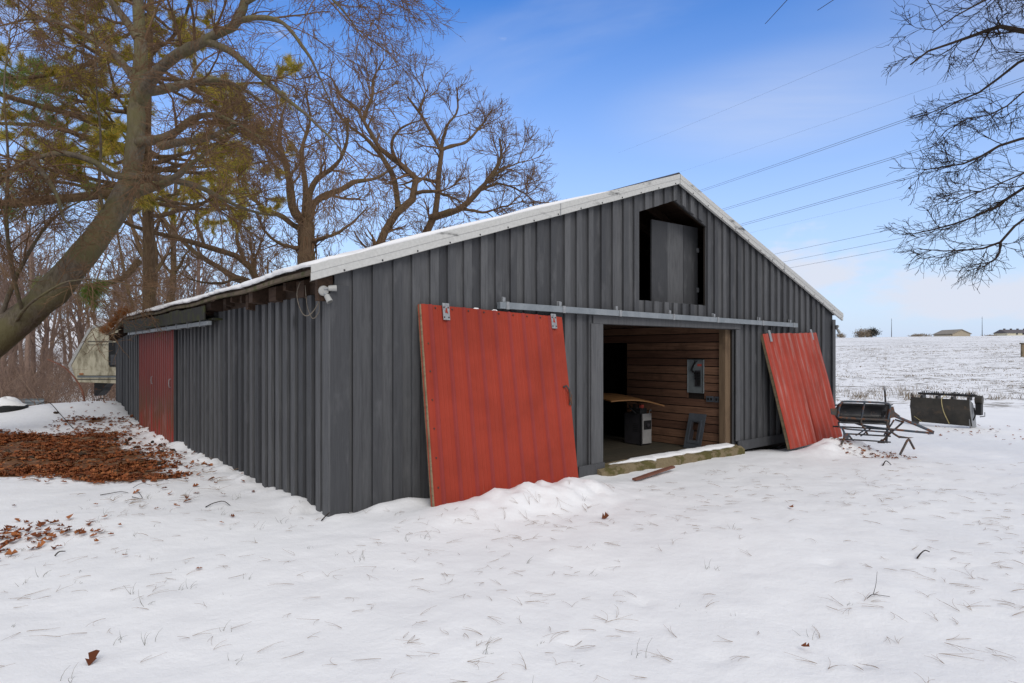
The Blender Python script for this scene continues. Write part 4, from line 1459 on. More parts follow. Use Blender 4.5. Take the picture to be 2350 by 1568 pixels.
# --- wide bare tree with two stems behind the roof
YB = 28.0
limbs = [
    ([up(850, 600, YB), P3(855, 660, YB), P3(866, 560, YB), P3(880, 530, YB), P3(913, 478, YB), P3(947, 448, YB), P3(954, 410, YB), P3(909, 369, YB - .3), P3(858, 328, YB - .6), P3(838, 284, YB - .8), P3(817, 246, YB - 1)], 0.34, 0.06),
    (L3([(912, 480, YB), (909, 444, YB + .3), (899, 403, YB + .5), (872, 355, YB + .8), (844, 321, YB + 1.2), (790, 280, YB + 1.6), (755, 230, YB + 1.9)]), 0.15, 0.03),
    (L3([(835, 275, YB - .8), (842, 245, YB - .8), (858, 212, YB - .7), (855, 178, YB - .6), (882, 137, YB - .5)]), 0.10, 0.025),
    (L3([(947, 448, YB), (990, 440, YB - .5), (1035, 455, YB - 1), (1070, 470, YB - 1.3)]), 0.10, 0.03),
    (L3([(912, 372, YB - .3), (900, 330, YB - .5), (930, 290, YB - .8), (985, 270, YB - 1.2)]), 0.09, 0.02),
    (L3([(825, 258, YB - .9), (790, 225, YB - 1.2), (760, 180, YB - 1.4), (735, 165, YB - 1.6)]), 0.08, 0.02),
]
lvB = [dict(lvA[0], per=8, absl=1.7, lo=0.35)] + [dict(q) for q in lvA[1:]]
for q in lvB[1:]:
    q['grav'] = (0, 0, 0.09)
hand_tree('bare_tree', 'bare tree with crooked left-leaning stem above the middle of the roof slope', limbs, lvB, M['barkb'], M['twig'], wig0=0.02)
YC = 30.0
limbs = [
    ([up(970, 600, YC), P3(972, 600, YC), P3(981, 519, YC), P3(998, 489, YC), P3(1005, 410, YC), P3(1012, 342, YC), P3(998, 325, YC), P3(984, 290, YC - .3), P3(960, 256, YC - .6), P3(935, 222, YC - .8)], 0.34, 0.05),
    (L3([(990, 500, YC), (1020, 490, YC - .4), (1053, 482, YC - .8), (1104, 434, YC - 1.2), (1138, 393, YC - 1.6), (1152, 359, YC - 1.8), (1146, 318, YC - 2)]), 0.20, 0.04),
    (L3([(1012, 345, YC), (1070, 325, YC + .5), (1104, 290, YC + .8), (1128, 253, YC + 1)]), 0.11, 0.025),
    (L3([(1010, 360, YC), (1020, 300, YC + .4), (1050, 250, YC + .8), (1048, 200, YC + 1)]), 0.11, 0.025),
    (L3([(1104, 434, YC - 1.2), (1150, 425, YC - 1), (1195, 440, YC - .8), (1225, 462, YC - .7)]), 0.08, 0.02),
    (L3([(1130, 405, YC - 1.5), (1175, 380, YC - 1.7), (1205, 372, YC - 1.8)]), 0.07, 0.02),
    (L3([(1004, 420, YC), (960, 410, YC + .6), (920, 425, YC + 1.1), (890, 420, YC + 1.4)]), 0.09, 0.02),
    (L3([(962, 258, YC - .6), (975, 220, YC - .5), (985, 195, YC - .4)]), 0.06, 0.02),
    (L3([(1060, 480, YC - .8), (1110, 490, YC - 1.2), (1160, 478, YC - 1.6), (1200, 462, YC - 1.9)]), 0.08, 0.02),
]
hand_tree('bare_tree', 'bare rounded tree at the right of the group behind the roof', limbs, lvB, M['barkb'], M['twig'], wig0=0.02)

# --- arching limbs lower left, behind the far end of the barn
YD = 24.0
limbs = [
    ([up(618, 700, YD), P3(605, 690, YD), P3(595, 649, YD), P3(560, 595, YD - .4), P3(506, 574, YD - .9), P3(424, 550, YD - 1.6), P3(308, 520, YD - 2.4), P3(250, 490, YD - 2.8)], 0.22, 0.05),
    (L3([(590, 650, YD), (547, 640, YD + .4), (496, 612, YD + .6), (410, 543, YD + 1), (360, 480, YD + 1.4)]), 0.15, 0.04),
    (L3([(560, 595, YD - .4), (545, 540, YD - .2), (560, 480, YD), (545, 410, YD + .3)]), 0.09, 0.03),
    (L3([(598, 660, YD), (560, 640, YD - .8), (500, 655, YD - 1.5), (430, 640, YD - 2)]), 0.09, 0.02),
    (L3([(470, 565, YD - 1.2), (450, 500, YD - 1), (455, 420, YD - .8)]), 0.07, 0.02),
]
hand_tree('arching_tree', 'bare tree with limbs arching left low over the far roof', limbs, [dict(q, per=max(3, q['per'] - 2)) for q in lvA], M['barkb'], M['twig'], wig0=0.02)

# --- three tall slim trunks beyond the far end of the barn
for lab, pts, r in (('slim dark trunk in the middle of three beyond the barn end', [(352, 760), (349, 708), (355, 636), (352, 567), (345, 523), (340, 440), (345, 330)], 0.24),
                    ('slim dark trunk on the right of three beyond the barn end', [(392, 760), (390, 700), (400, 636), (398, 567), (396, 516), (405, 430), (400, 320)], 0.24),
                    ('slim left-leaning trunk of the three beyond the barn end', [(366, 760), (359, 708), (345, 663), (328, 584), (308, 533), (295, 450), (290, 350)], 0.18),
                    ('thin young tree nearest the orange needles on the eave', [(312, 790), (306, 724), (287, 653), (273, 567), (262, 480), (258, 400)], 0.09)):
    Y = 30 + random.uniform(-2, 2)
    limbs = [([up(pts[0][0], 0, Y, -1.4)] + [P3(a, b, Y) for a, b in pts], r, 0.05)]
    for k in range(6):
        a, b = pts[min(2 + k // 2, len(pts) - 2)]
        sg = 1 if k % 2 else -1
        limbs.append((L3([(a, b - 10 * k, Y), (a + sg * 25, b - 40 - 10 * k, Y + random.uniform(-.5, .5)), (a + sg * random.uniform(40, 80), b - 100 - 8 * k, Y + random.uniform(-1, 1))]), r * 0.35, 0.02))
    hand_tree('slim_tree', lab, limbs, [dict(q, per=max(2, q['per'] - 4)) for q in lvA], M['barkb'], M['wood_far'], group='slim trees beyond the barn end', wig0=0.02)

# --- branches reaching in from the right: a tree standing just out of the frame
YR = 9.5
limbs = [
    ([(11.3, 9.6, -0.4), (11.2, 9.6, 2.0), (11.0, 9.6, 4.0), (10.9, 9.7, 6.0), (11.0, 9.8, 8.0)], 0.32, 0.12),
    ([(10.95, 9.6, 4.8)] + L3([(2450, 90, 9.6), (2350, 76, YR), (2305, 62, YR - .2), (2244, 80, YR - .5), (2176, 101, YR - .7), (2124, 121, YR - .8), (2090, 148, YR - .9)]), 0.075, 0.010),
    ([(10.95, 9.6, 4.5)] + L3([(2430, 110, 9.8), (2350, 137, 9.9), (2309, 161, 10.0), (2268, 201, 10.1), (2204, 229, 10.2), (2148, 262, 10.3)]), 0.06, 0.008),
    ([(11.0, 9.6, 4.0)] + L3([(2440, 300, 9.4), (2350, 318, 9.3), (2285, 342, 9.2), (2224, 374, 9.1), (2164, 386, 9.0), (2120, 390, 8.9)]), 0.05, 0.007),
    ([(11.0, 9.6, 3.8)] + L3([(2430, 400, 9.8), (2350, 431, 9.9), (2305, 463, 10.0), (2273, 483, 10.0), (2224, 503, 10.1), (2164, 523, 10.2), (2095, 537, 10.2)]), 0.05, 0.007),
    ([(11.0, 9.6, 3.4)] + L3([(2420, 470, 9.5), (2350, 499, 9.4), (2297, 556, 9.3), (2224, 572, 9.2), (2160, 575, 9.1), (2112, 572, 9.1)]), 0.045, 0.006),
    (L3([(2297, 556, 9.3), (2290, 585, 9.2), (2262, 605, 9.1), (2240, 622, 9.0)]), 0.018, 0.005),
    ([(10.9, 9.7, 5.5)] + L3([(2420, -30, 9.0), (2330, -30, 8.8), (2250, 5, 8.6), (2190, 40, 8.5), (2140, 75, 8.5)]), 0.05, 0.007),
    ([(11.0, 9.6, 4.2)] + L3([(2430, 220, 9.0), (2350, 210, 8.9), (2290, 260, 8.8), (2230, 270, 8.7), (2170, 300, 8.7)]), 0.03, 0.006),
    ([(11.0, 9.6, 3.9)] + L3([(2440, 420, 9.2), (2350, 400, 9.0), (2300, 420, 8.9), (2240, 440, 8.8), (2180, 470, 8.8)]), 0.03, 0.006),
]
lvR = [dict(per=14, n=8, L=1, absl=0.85, ang=34, lo=0.38, rk=0.5, wig=0.16, grav=(-0.03, 0, 0.0), k=4, rmin=0.006, rmax=0.014),
       dict(per=6, n=6, L=1, absl=0.45, ang=38, lo=0.1, rk=0.65, wig=0.18, grav=(-0.01, 0, 0.0), k=3, rmin=0.0045, rmax=0.008),
       dict(per=4, n=5, L=1, absl=0.26, ang=40, lo=0.15, rk=0.75, wig=0.2, grav=(0, 0, 0.0), k=3, rmin=0.0036, rmax=0.005)]
rt_, _, _ = hand_tree('overhanging_tree', 'dark bare branches reaching in from the right edge', limbs, lvR, M['darktwig'], M['darktwig'], wig0=0.008, skip=1)
tw = []
for pts in ([(1830, -25), (1800, 8), (1770, 32), (1756, 55)], [(1935, -10), (1910, 2), (1888, 12), (1876, 24)], [(2120, -15), (2140, 15), (2160, 35), (2168, 70)], [(2230, -10), (2200, 6), (2180, 20), (2160, 32)]):
    q = [P3(a, b, 7.5) for a, b in pts]
    tw.append(resample([(9.8, 8.8, 8.0)] + [(q[0][0] + .5, q[0][1] + .3, q[0][2] + 1.2)] + q, 14))
v, f = tubes(np.stack(tw) - np.array(rt_.location), np.tile(np.linspace(0.02, 0.0035, 14), (len(tw), 1)), 5)
link('hanging_twig', bigmesh('hanging_twig', v, f), M['darktwig'], rt_)


# --- pine behind the old tree
def blades(base, dirs, length, width, curl=0.0):
    """single-triangle needles: base (N,3), dirs (N,3)"""
    s = norm(np.cross(dirs, norm(rng.normal(size=dirs.shape)))) * width[:, None] * 0.5
    v = np.stack([base - s, base + s, base + dirs * length[:, None]], 1).reshape(-1, 3)
    f = np.arange(len(base) * 3).reshape(-1, 3)
    return v, f


pine = empty('pine_tree', (P3(338, 800, 17.5)[0], 17.5, -0.1))
tag(pine, 'tall pine with yellow-green needles behind the leaning old tree', 'tree')
tp = resample([(0, 0, -0.3), (0.05, 0, 4), (-0.05, 0.05, 8), (0.1, 0, 12), (0.05, 0.05, 15.5)], 20)[None]
tr_ = np.linspace(0.20, 0.05, 20)[None]
v, f = tubes(tp, tr_, 10)
link('trunk', bigmesh('trunk', v, f, True), M['barkb'], pine)
nb = 46
zb = rng.uniform(5.8, 14.8, nb)
zb[:10] = np.linspace(5.5, 7.5, 10)
az = rng.uniform(0, 2 * math.pi, nb)
ln = np.interp(zb, [3.5, 6, 10, 15], [3.6, 3.9, 3.7, 1.4]) * rng.uniform(0.7, 1.1, nb)
LP = np.empty((nb, 10, 3))
for i in range(nb):
    d = np.array([math.cos(az[i]), math.sin(az[i]), 0.05])
    q = np.linspace(0, 1, 10)[:, None]
    LP[i] = np.array([0, 0, zb[i]]) + d * q * ln[i] + np.array([0, 0, 1]) * (0.35 * q ** 2 - 0.5 * q * (1 - q)) * ln[i] * 0.4
LP += np.cumsum(rng.normal(size=LP.shape) * 0.035, axis=1)
LR = np.linspace(1, 0.25, 10)[None] * (0.028 + 0.010 * ln[:, None])
B1, S1 = spawn(LP, LR, 9, 6, 0.34, 48, lo=0.3, rk=0.5, wig=0.2, grav=(0, 0, 0.05), rmin=0.006)
B2, S2 = spawn(B1, S1, 4, 5, 0.5, 42, lo=0.25, rk=0.6, wig=0.2, grav=(0, 0, 0.06), rmin=0.004)
v, f = join_tubes([(LP, LR, 6), (B1, S1, 4), (B2, S2, 3)])
link('branches', bigmesh('branches', v, f), M['barkb'], pine)
tips = np.concatenate([B2[:, -1], B2[:, 2], B1[:, -1], B1[:, 3], B2[:, 3], LP[:, -1]])
tdir = np.concatenate([norm(B2[:, -1] - B2[:, -2]), norm(B2[:, 3] - B2[:, 1]), norm(B1[:, -1] - B1[:, -2]), norm(B1[:, 4] - B1[:, 2]), norm(B2[:, 4] - B2[:, 2]), norm(LP[:, -1] - LP[:, -2])])
keep = rng.random(len(tips)) < 0.85
tips, tdir = tips[keep], tdir[keep]
NN = 46
bb = np.repeat(tips, NN, 0) + rng.normal(size=(len(tips) * NN, 3)) * 0.018 - np.repeat(tdir, NN, 0) * rng.uniform(0, 0.14, (len(tips) * NN, 1))
dd = norm(np.repeat(tdir, NN, 0) * 0.9 + rng.normal(size=bb.shape) * 0.55 + np.array([0, 0, -0.12]))
v, f = blades(bb, dd, rng.uniform(0.14, 0.27, len(bb)), rng.uniform(0.008, 0.013, len(bb)))
link('needles', bigmesh('needles', v, f), M['needle'], pine)
tag(bpy.data.objects['needles'], kind='stuff')
# low stub with a hanging green tuft, right of the leaning trunk
st_ = np.array(L3([(318, 600, 16.5), (280, 640, 15.9), (230, 652, 15.2), (205, 655, 14.8)])) - np.array(pine.location)
v, f = tubes(resample(st_, 8)[None], np.linspace(0.09, 0.05, 8)[None], 8)
link('low_branch', bigmesh('low_branch', v, f), M['barkb'], pine)
for nm, pts, cnt, sz in (('needle_tuft', [(205, 655), (212, 668), (225, 660), (198, 672), (215, 690), (232, 650)], 260, 0.34), ('needle_tuft', [(95, 645), (110, 640), (85, 655)], 110, 0.3)):
    cs = np.array([P3(a, b, 14.8) for a, b in pts]) - np.array(pine.location)
    bb = np.repeat(cs, cnt, 0) + rng.normal(size=(len(cs) * cnt, 3)) * 0.05
    dd = norm(rng.normal(size=bb.shape) * 0.55 + np.array([0.1, -0.1, -0.75]))
    v, f = blades(bb, dd, rng.uniform(0.6, 1.0, len(bb)) * sz, rng.uniform(0.006, 0.011, len(bb)))
    tag(link(nm, bigmesh(nm, v, f), M['greenneedle'], pine), kind='stuff')
# pine limbs that cross the view in front
lp = [L3([(318, 440, 16.4), (273, 444, 15.6), (171, 455, 14.6), (60, 462, 13.8), (0, 468, 13.4), (-120, 470, 12.8)]),
      L3([(318, 300, 16.4), (250, 292, 15.8), (160, 262, 15.2), (70, 238, 14.6), (0, 215, 14.0), (-80, 190, 13.6)]),
      L3([(318, 130, 16.5), (240, 132, 15.8), (170, 155, 15.2), (90, 172, 14.7), (10, 178, 14.2), (-60, 200, 13.8)]),
      L3([(318, 350, 16.5), (240, 330, 16.8), (120, 290, 17.0), (40, 285, 17.2), (-60, 280, 17.4)])]
PL = np.stack([wiggle(resample(q, 14), 0.01) for q in lp]) - np.array(pine.location)
PR = np.stack([np.linspace(a, b, 14) for a, b in ((0.11, 0.10), (0.08, 0.05), (0.07, 0.03), (0.08, 0.04))])
b1, s1 = spawn(PL, PR, 12, 6, 0.22, 50, lo=0.25, rk=0.4, wig=0.2, grav=(0, 0, 0.0), rmin=0.007)
b2, s2 = spawn(b1, s1, 5, 5, 0.5, 42, lo=0.25, rk=0.6, wig=0.2, grav=(0, 0, 0.0), rmin=0.004)
v, f = join_tubes([(PL, PR, 9), (b1, s1, 5), (b2, s2, 3)])
link('long_limbs', bigmesh('long_limbs', v, f, True), M['barkb'], pine)
sel = b2[:, -1][rng.random(len(b2)) < 0.75]
bb = np.repeat(sel, 46, 0) + rng.normal(size=(len(sel) * 46, 3)) * 0.04
dd = norm(rng.normal(size=bb.shape) * 0.6 + np.array([-0.2, -0.2, -0.35]))
v, f = blades(bb, dd, rng.uniform(0.18, 0.30, len(bb)), rng.uniform(0.006, 0.010, len(bb)))
tag(link('needle_tuft', bigmesh('needle_tuft', v, f), M['greenneedle'], pine), kind='stuff')


# ------------------------------------------------------------------ the wood on the rise at the left
def forest_proto(seed, h):
    tp = resample([(0, 0, -1.0), (random.uniform(-.2, .2), random.uniform(-.2, .2), h * 0.3), (random.uniform(-.5, .5), random.uniform(-.5, .5), h * 0.65), (random.uniform(-.8, .8), random.uniform(-.6, .6), h)], 12)[None]
    tr = np.linspace(0.16, 0.03, 12)[None]
    a, ra = spawn(tp, tr, 19, 7, 0.34, 36, lo=0.22, rk=0.45, wig=0.13, grav=(0, 0, 0.10), rmin=0.022)
    b, rb = spawn(a, ra, 7, 5, 0.45, 42, lo=0.15, rk=0.55, wig=0.15, grav=(0, 0, 0.06), rmin=0.016)
    c, rc = spawn(b, rb, 6, 4, 0.55, 42, lo=0.15, rk=0.7, wig=0.16, grav=(0, 0, 0.05), rmin=0.012)
    v, f = join_tubes([(a, ra, 4), (b, rb, 3), (c, rc, 3)])
    cm = bigmesh('crown', v, f)
    cm.materials.append(M['wood_far'])
    v, f = tubes(tp, tr, 7)
    tm = bigmesh('trunk', v, f, True)
    tm.materials.append(M['wood_far'])
    return tm, cm


protos = [forest_proto(i, random.uniform(6.5, 9.5)) for i in range(6)]
spots = []
for k in range(76):
    for _ in range(30):
        Y = random.uniform(27, 62)
        px = random.uniform(-180, 640) if Y > 40 else random.uniform(-140, 470)
        x = P3(px, 0, Y)[0]
        if all((x - a) ** 2 + (Y - b) ** 2 > 3.2 for a, b in spots) and not (Y < 31 and px > 120):
            break
    spots.append((x, Y))
for k, (x, y) in enumerate(spots):
    e = empty('woodland_tree', (x, y, float(ground_h(x, y, False)) - 0.1), random.uniform(0, 6.28))
    sc = random.uniform(0.8, 1.25)
    e.scale = (sc, sc, sc)
    tag(e, 'grey-brown bare tree of the wood beyond the far end of the barn', 'tree', 'trees of the wood at the left')
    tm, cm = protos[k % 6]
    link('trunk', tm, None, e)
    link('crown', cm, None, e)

# undergrowth: arching bare stems nobody could count
nb = 3900
Y = rng.uniform(19.5, 46, nb)
px = rng.uniform(-160, 560, nb)
keep = ~((Y < 23) & (px > 255)) & ~((Y < 29.5) & (px > 140))
Y, px = Y[keep], px[keep]
nb = len(Y)
bx = (px - CX) / F * Y
bz = ground_h(bx, Y, False) - 0.05
d = norm(np.stack([rng.normal(0, 0.35, nb), rng.normal(0, 0.3, nb), np.ones(nb)], 1))
n = 6
Q = np.empty((nb, n, 3))
Q[:, 0] = np.stack([bx, Y, bz], 1)
hgt = rng.uniform(1.0, 3.0, nb) * np.interp(Y, [19, 26, 46], [0.6, 1.0, 1.3])
for k in range(1, n):
    Q[:, k] = Q[:, k - 1] + d * (hgt / (n - 1))[:, None]
    d = norm(d + rng.normal(size=d.shape) * 0.22 + np.array([0, 0, -0.10]))
R = np.linspace(1, 0.4, n)[None] * rng.uniform(0.008, 0.018, nb)[:, None]
T2, R2 = spawn(Q, R, 4, 4, 0.4, 45, lo=0.25, rk=0.7, wig=0.3, grav=(0, 0, 0.02), rmin=0.006)
v, f = join_tubes([(Q, R, 3), (T2, R2, 3)])
tag(link('undergrowth', bigmesh('undergrowth', v, f), M['brush']), 'tangle of bare brown brush in front of the wood', 'brush', kind='stuff')

# ------------------------------------------------------------------ things beyond the yard at the left
cp = empty('camper', (*P3(270, 0, 24.0)[:2], float(ground_h(-15, 24, False))))
tag(cp, 'grimy cream camper trailer nose behind the far end of the barn', 'camper')
cz = cp.location.z


def cpt(px, py, Y=24.0):
    p = P3(px, py, Y)
    return (p[0] - cp.location.x, p[2] - cz)


out = [cpt(172, 877), cpt(159, 839), cpt(205, 757), cpt(215, 749), cpt(235, 745), cpt(262, 746), cpt(290, 740), cpt(500, 738), cpt(500, 880), cpt(258, 880)]
MB().prism(out, 0.0, 2.3, 1).build('body', M['camper'], cp)
mb = MB()
edge = [cpt(170, 876), cpt(157, 839), cpt(204, 755), cpt(214, 746), cpt(235, 742), cpt(262, 743), cpt(300, 739)]
inner = [cpt(176, 876), cpt(164, 839), cpt(208, 759), cpt(217, 752), cpt(236, 748), cpt(262, 749), cpt(300, 745)]
for i in range(len(edge) - 1):
    mb.prism([edge[i], edge[i + 1], inner[i + 1], inner[i]], -0.03, -0.002, 1)
mb.build('edge_trim', M['white'], cp)
a, b = cpt(250, 786), cpt(300, 842)
MB().prism([(a[0], b[1] + 0.1), (a[0] + 0.05, b[1]), (b[0], b[1]), (b[0], a[1]), (a[0], a[1])], -0.025, -0.003, 1).build('window_frame', M['black'], cp)
a, b = cpt(255, 814), cpt(300, 838)
MB().box(a[0], b[0], -0.035, -0.026, b[1], a[1]).build('window_pane', M['window'], cp)
for y0, y1, m in ((862, 863.5, 'darksteel'), (870, 871.5, 'darksteel'), (863.6, 866.5, 'panelgrey')):
    a, b = cpt(178, y0), cpt(500, y1)
    MB().box(a[0], b[0], -0.02, -0.003, b[1], a[1]).build('stripe', M[m], cp)
for y0, y1 in ((783, 784.5), (791, 792)):
    a, b = cpt(202, y0), cpt(260, y1)
    MB().box(a[0], b[0], -0.02, -0.003, b[1], a[1]).build('stripe', M['darksteel'], cp)
a, b = cpt(183, 857), cpt(192, 860)
MB().box(a[0], b[0], -0.03, -0.003, b[1], a[1]).build('marker_lamp', M['amber'], cp)
MB().prism([cpt(180, 878), cpt(215, 879), cpt(203, 892), cpt(200, 900), cpt(187, 913), cpt(180, 912)], 0.9, 1.4, 1).build('hitch_box', M['darksteel'], cp)
for q in (5.2, 4.2):
    MB().tube([(q, -0.02, 0.36), (q, 0.22, 0.36)], 0.36, 18).build('wheel', M['black'], cp)
    MB().box(q - 0.05, q + 0.05, 0.1, 2.2, 0.40, 0.9).build('axle_frame', M['darksteel'], cp)
MB().box(1.5, 1.6, 0.2, 0.3, 0.0, 0.55).build('landing_leg', M['darksteel'], cp)

# fallen rail, tyre under snow, scrap and a rusty bar on the bank
gr = empty('guard_rail', P3(30, 922, 20.0))
tag(gr, 'grey steel rail lying level on the snow bank at the left edge', 'rail')
x1 = P3(101, 918, 20)[0] - gr.location.x
MB().prism([(-0.02, -0.10), (0.03, -0.06), (-0.01, 0.0), (0.03, 0.06), (-0.02, 0.10), (-0.04, 0.10), (0.005, 0.06), (-0.035, 0.0), (0.005, -0.06), (-0.04, -0.10)], -2.2, x1, 0).build('beam', M['galv'], gr)
for q in (-0.3, x1 - 0.25):
    MB().box(q, q + 0.12, 0.05, 0.16, -0.75, 0.10).build('post', M['framewood'], gr)
zt_ = float(ground_h(-13.9, 17.0))
ty = empty('snowy_tyre', P3(6, 944, 16.2))
tag(ty, 'black tyre capped with snow at the left edge', 'tyre')
MB().tube([(0.2, 0, -0.20), (0.2, 0, -0.12), (0.2, 0, 0.13), (0.2, 0, 0.17)], [0.30, 0.38, 0.38, 0.30], 20).build('tyre', M['black'], ty)
hv, hf = [], []
for i in range(9):
    for j in range(18):
        r = 0.37 * (1 - (i / 8) ** 1.6)
        a = j * 2 * math.pi / 18
        hv.append((0.1 + 1.25 * r * math.cos(a), r * math.sin(a), 0.14 + 0.22 * (1 - (r / 0.37) ** 2) + 0.03 * math.sin(3 * a + i)))
for i in range(8):
    for j in range(18):
        hf.append((i * 18 + j, i * 18 + (j + 1) % 18, (i + 1) * 18 + (j + 1) % 18, (i + 1) * 18 + j))
link('snow_cap', mesh('snow_cap', hv, hf, True), M['snow'], ty)
sc_ = empty('scrap_iron', P3(228, 938, 18.6))
tag(sc_, 'dark rusty piece of scrap iron sticking up from the snow bank', 'scrap')
MB().prism([(-0.2, -0.25), (0.2, -0.25), (0.08, 0.05), (0.05, 0.22), (-0.02, 0.22)], -0.03, 0.03, 1).build('plate', M['ruststeel'], sc_)
MB().tube([(-0.02, 0, 0.22), (-0.08, 0.0, 0.26), (0.05, 0.0, 0.31), (0.12, 0, 0.30)], 0.022, 6).build('hook', M['ruststeel'], sc_)
tag(MB().tube([P3(95, 935, 19.2), P3(130, 930, 19.2), P3(172, 926, 19.2)], 0.035, 6).build('rusty_bar', M['ruststeel']), 'rusty orange bar lying along the snow bank under the camper', 'bar')
tag(MB().tube(resample(L3([(110, 825, 19.5), (150, 845, 19.3), (172, 868, 19.2), (190, 900, 19.1), (196, 935, 19.2)]), 10), np.linspace(0.02, 0.035, 10), 6).build('broken_branch', M['redwood']), 'reddish broken branch leaning down beside the camper nose', 'branch')

# ------------------------------------------------------------------ rusty tube frame with a black seat, right of the barn
YM = 11.4


def Q(x, y, dy=0.0):
    p = P3(1893.3 + 0.14648 * x, 860.6 + 0.14648 * y, YM)
    return (p[0] - fx0, dy, p[2] - fz0)


fx0, fz0 = P3(1990, 1035, YM)[0], float(ground_h(6.5, YM))
sf = empty('seat_frame', (fx0, YM, fz0))
tag(sf, 'rusty blue steel tube frame with a black seat shell on the snow', 'farm implement')


def rod(name, pts, r, mat, k=7, n=None):
    q = [Q(*p) for p in pts]
    q = np.array(q, float)
    for _ in range(2 if len(q) > 2 else 0):             # round the bends
        m = np.empty((2 * len(q), 3))
        m[0], m[-1] = q[0], q[-1]
        m[1:-1:2] = q[:-1] * 0.75 + q[1:] * 0.25
        m[2:-1:2] = q[:-1] * 0.25 + q[1:] * 0.75
        q = m
    MB().tube(q, r, k).build(name, M[mat], sf, True)


rod('hoop', [(205, 660), (220, 520), (245, 440), (290, 412), (640, 425), (970, 440), (1022, 470), (1015, 560), (990, 700)], 0.019, 'bluesteel', n=30)
rod('seat_rail', [(200, 662), (560, 690), (990, 705)], 0.019, 'ruststeel')
rod('centre_stay', [(622, 430), (592, 560), (568, 695)], 0.018, 'bluesteel')
prof_ = [(0.0, 440, 0.02), (0.15, 470, 0.10), (0.4, 560, 0.20), (0.65, 650, 0.20), (0.82, 700, 0.12), (0.93, 735, 0.03), (1.0, 760, 0.0)]
vv, ff = [], []
cols = 14
for (q, y, dy) in prof_:
    for c in range(cols):
        u = c / (cols - 1)
        inset = 18 * (1 if c in (0, cols - 1) else 0)
        x0, x1 = 246 - q * 30, 1066 - q * 60
        vv.append(Q(x0 + (x1 - x0) * u, y + 28 * u - 10 * (c in (0, cols - 1)), dy + 0.03 - 0.05 * (abs(u - 0.5) * 2) ** 6))
for i in range(len(prof_) - 1):
    for c in range(cols - 1):
        ff.append((i * cols + c, i * cols + c + 1, (i + 1) * cols + c + 1, (i + 1) * cols + c))
so = link('seat_shell', mesh('seat_shell', vv, ff, True), M['blackseat'], sf)
md = so.modifiers.new('thick', 'SOLIDIFY')
md.thickness = 0.014
MB().prism([(Q(95, 530)[0], Q(95, 530)[2]), (Q(200, 525)[0], Q(200, 525)[2]), (Q(205, 645)[0], Q(205, 645)[2]), (Q(110, 622)[0], Q(110, 622)[2])], 0.02, 0.035, 1).build('side_blade', M['ruststeel'], sf)
MB().prism([(Q(a, b)[0], Q(a, b)[2]) for a, b in ((1010, 490), (1090, 500), (1110, 580), (1200, 650), (1050, 680), (985, 695))], 0.03, 0.05, 1).build('side_plate', M['ruststeel'], sf)
rod('stub', [(178, 480, 0.05), (225, 478, 0.05)], 0.014, 'bluesteel')
for nm, pts, r, m in (('draw_bar', [(1120, 650, .05), (1300, 725, .02), (1480, 805, -.03), (1655, 890, -.08)], 0.026, 'bluesteel'),
                      ('draw_bar', [(1655, 905, -.08), (1450, 893, .0), (1250, 878, .1), (850, 850, .28), (680, 805, .36), (600, 760, .4)], 0.021, 'bluesteel'),
                      ('rear_hoop', [(1030, 498, .3), (1130, 505, .34), (1165, 540, .35), (1165, 860, .35), (1145, 1095, .36)], 0.022, 'bluesteel'),
                      ('tall_pole', [(1140, 720, .36), (1135, 480, .36), (1122, 210, .37)], 0.017, 'darksteel'),
                      ('cross_rod', [(235, 740, .05), (245, 815, .06), (300, 850, .06), (700, 885, .1), (1150, 925, .2)], 0.016, 'bluesteel'),
                      ('cross_rod', [(260, 838, .3), (700, 862, .32), (1140, 892, .34)], 0.015, 'darksteel'),
                      ('cross_rod', [(340, 930, .1), (730, 958, .15), (1130, 985, .2)], 0.015, 'darksteel'),
                      ('cross_rod', [(340, 1022, .1), (730, 1046, .15), (1130, 1080, .2)], 0.014, 'darksteel'),
                      ('brace', [(565, 700, .0), (575, 765, .02), (680, 870, .1), (765, 960, .2)], 0.018, 'ruststeel'),
                      ('brace', [(985, 705, .0), (965, 780, .0), (1040, 860, .06), (1130, 930, .12), (1250, 998, .15)], 0.019, 'ruststeel'),
                      ('brace', [(1285, 742, .1), (1210, 840, .15), (1130, 930, .2), (1045, 1085, .3)], 0.018, 'ruststeel'),
                      ('brace', [(1240, 735, .3), (1180, 830, .3), (1100, 980, .34)], 0.015, 'bluesteel'),
                      ('brace', [(1290, 745, .1), (1240, 735, .12), (1180, 715, .16)], 0.016, 'ruststeel'),
                      ('brace', [(300, 850, .06), (340, 910, .08), (345, 1010, .1)], 0.018, 'bluesteel'),
                      ('brace', [(430, 970, .1), (500, 1015, .2), (580, 1062, .3)], 0.016, 'darksteel'),
                      ('leg', [(345, 1000, .1), (290, 1065, .05), (232, 1165, .0)], 0.019, 'ruststeel'),
                      ('leg', [(1095, 1228, -.15), (1195, 1095, -.1), (1265, 1012, -.05), (1298, 1006, -.04), (1345, 1062, .0), (1440, 1168, .08)], 0.020, 'ruststeel'),
                      ('leg', [(1145, 1090, .36), (1142, 1112, .36)], 0.03, 'ruststeel'),
                      ('rear_leg', [(1325, 700, .6), (1318, 780, .6), (1300, 925, .62)], 0.020, 'darksteel'),
                      ('rear_bar', [(1010, 712, .55), (1200, 718, .58), (1325, 722, .6)], 0.018, 'darksteel'),
                      ('rear_leg', [(940, 890, .45), (820, 1025, .55)], 0.012, 'darksteel'),
                      ('rear_leg', [(860, 900, .45), (740, 1015, .55)], 0.012, 'darksteel')):
    rod(nm, pts, r, m)
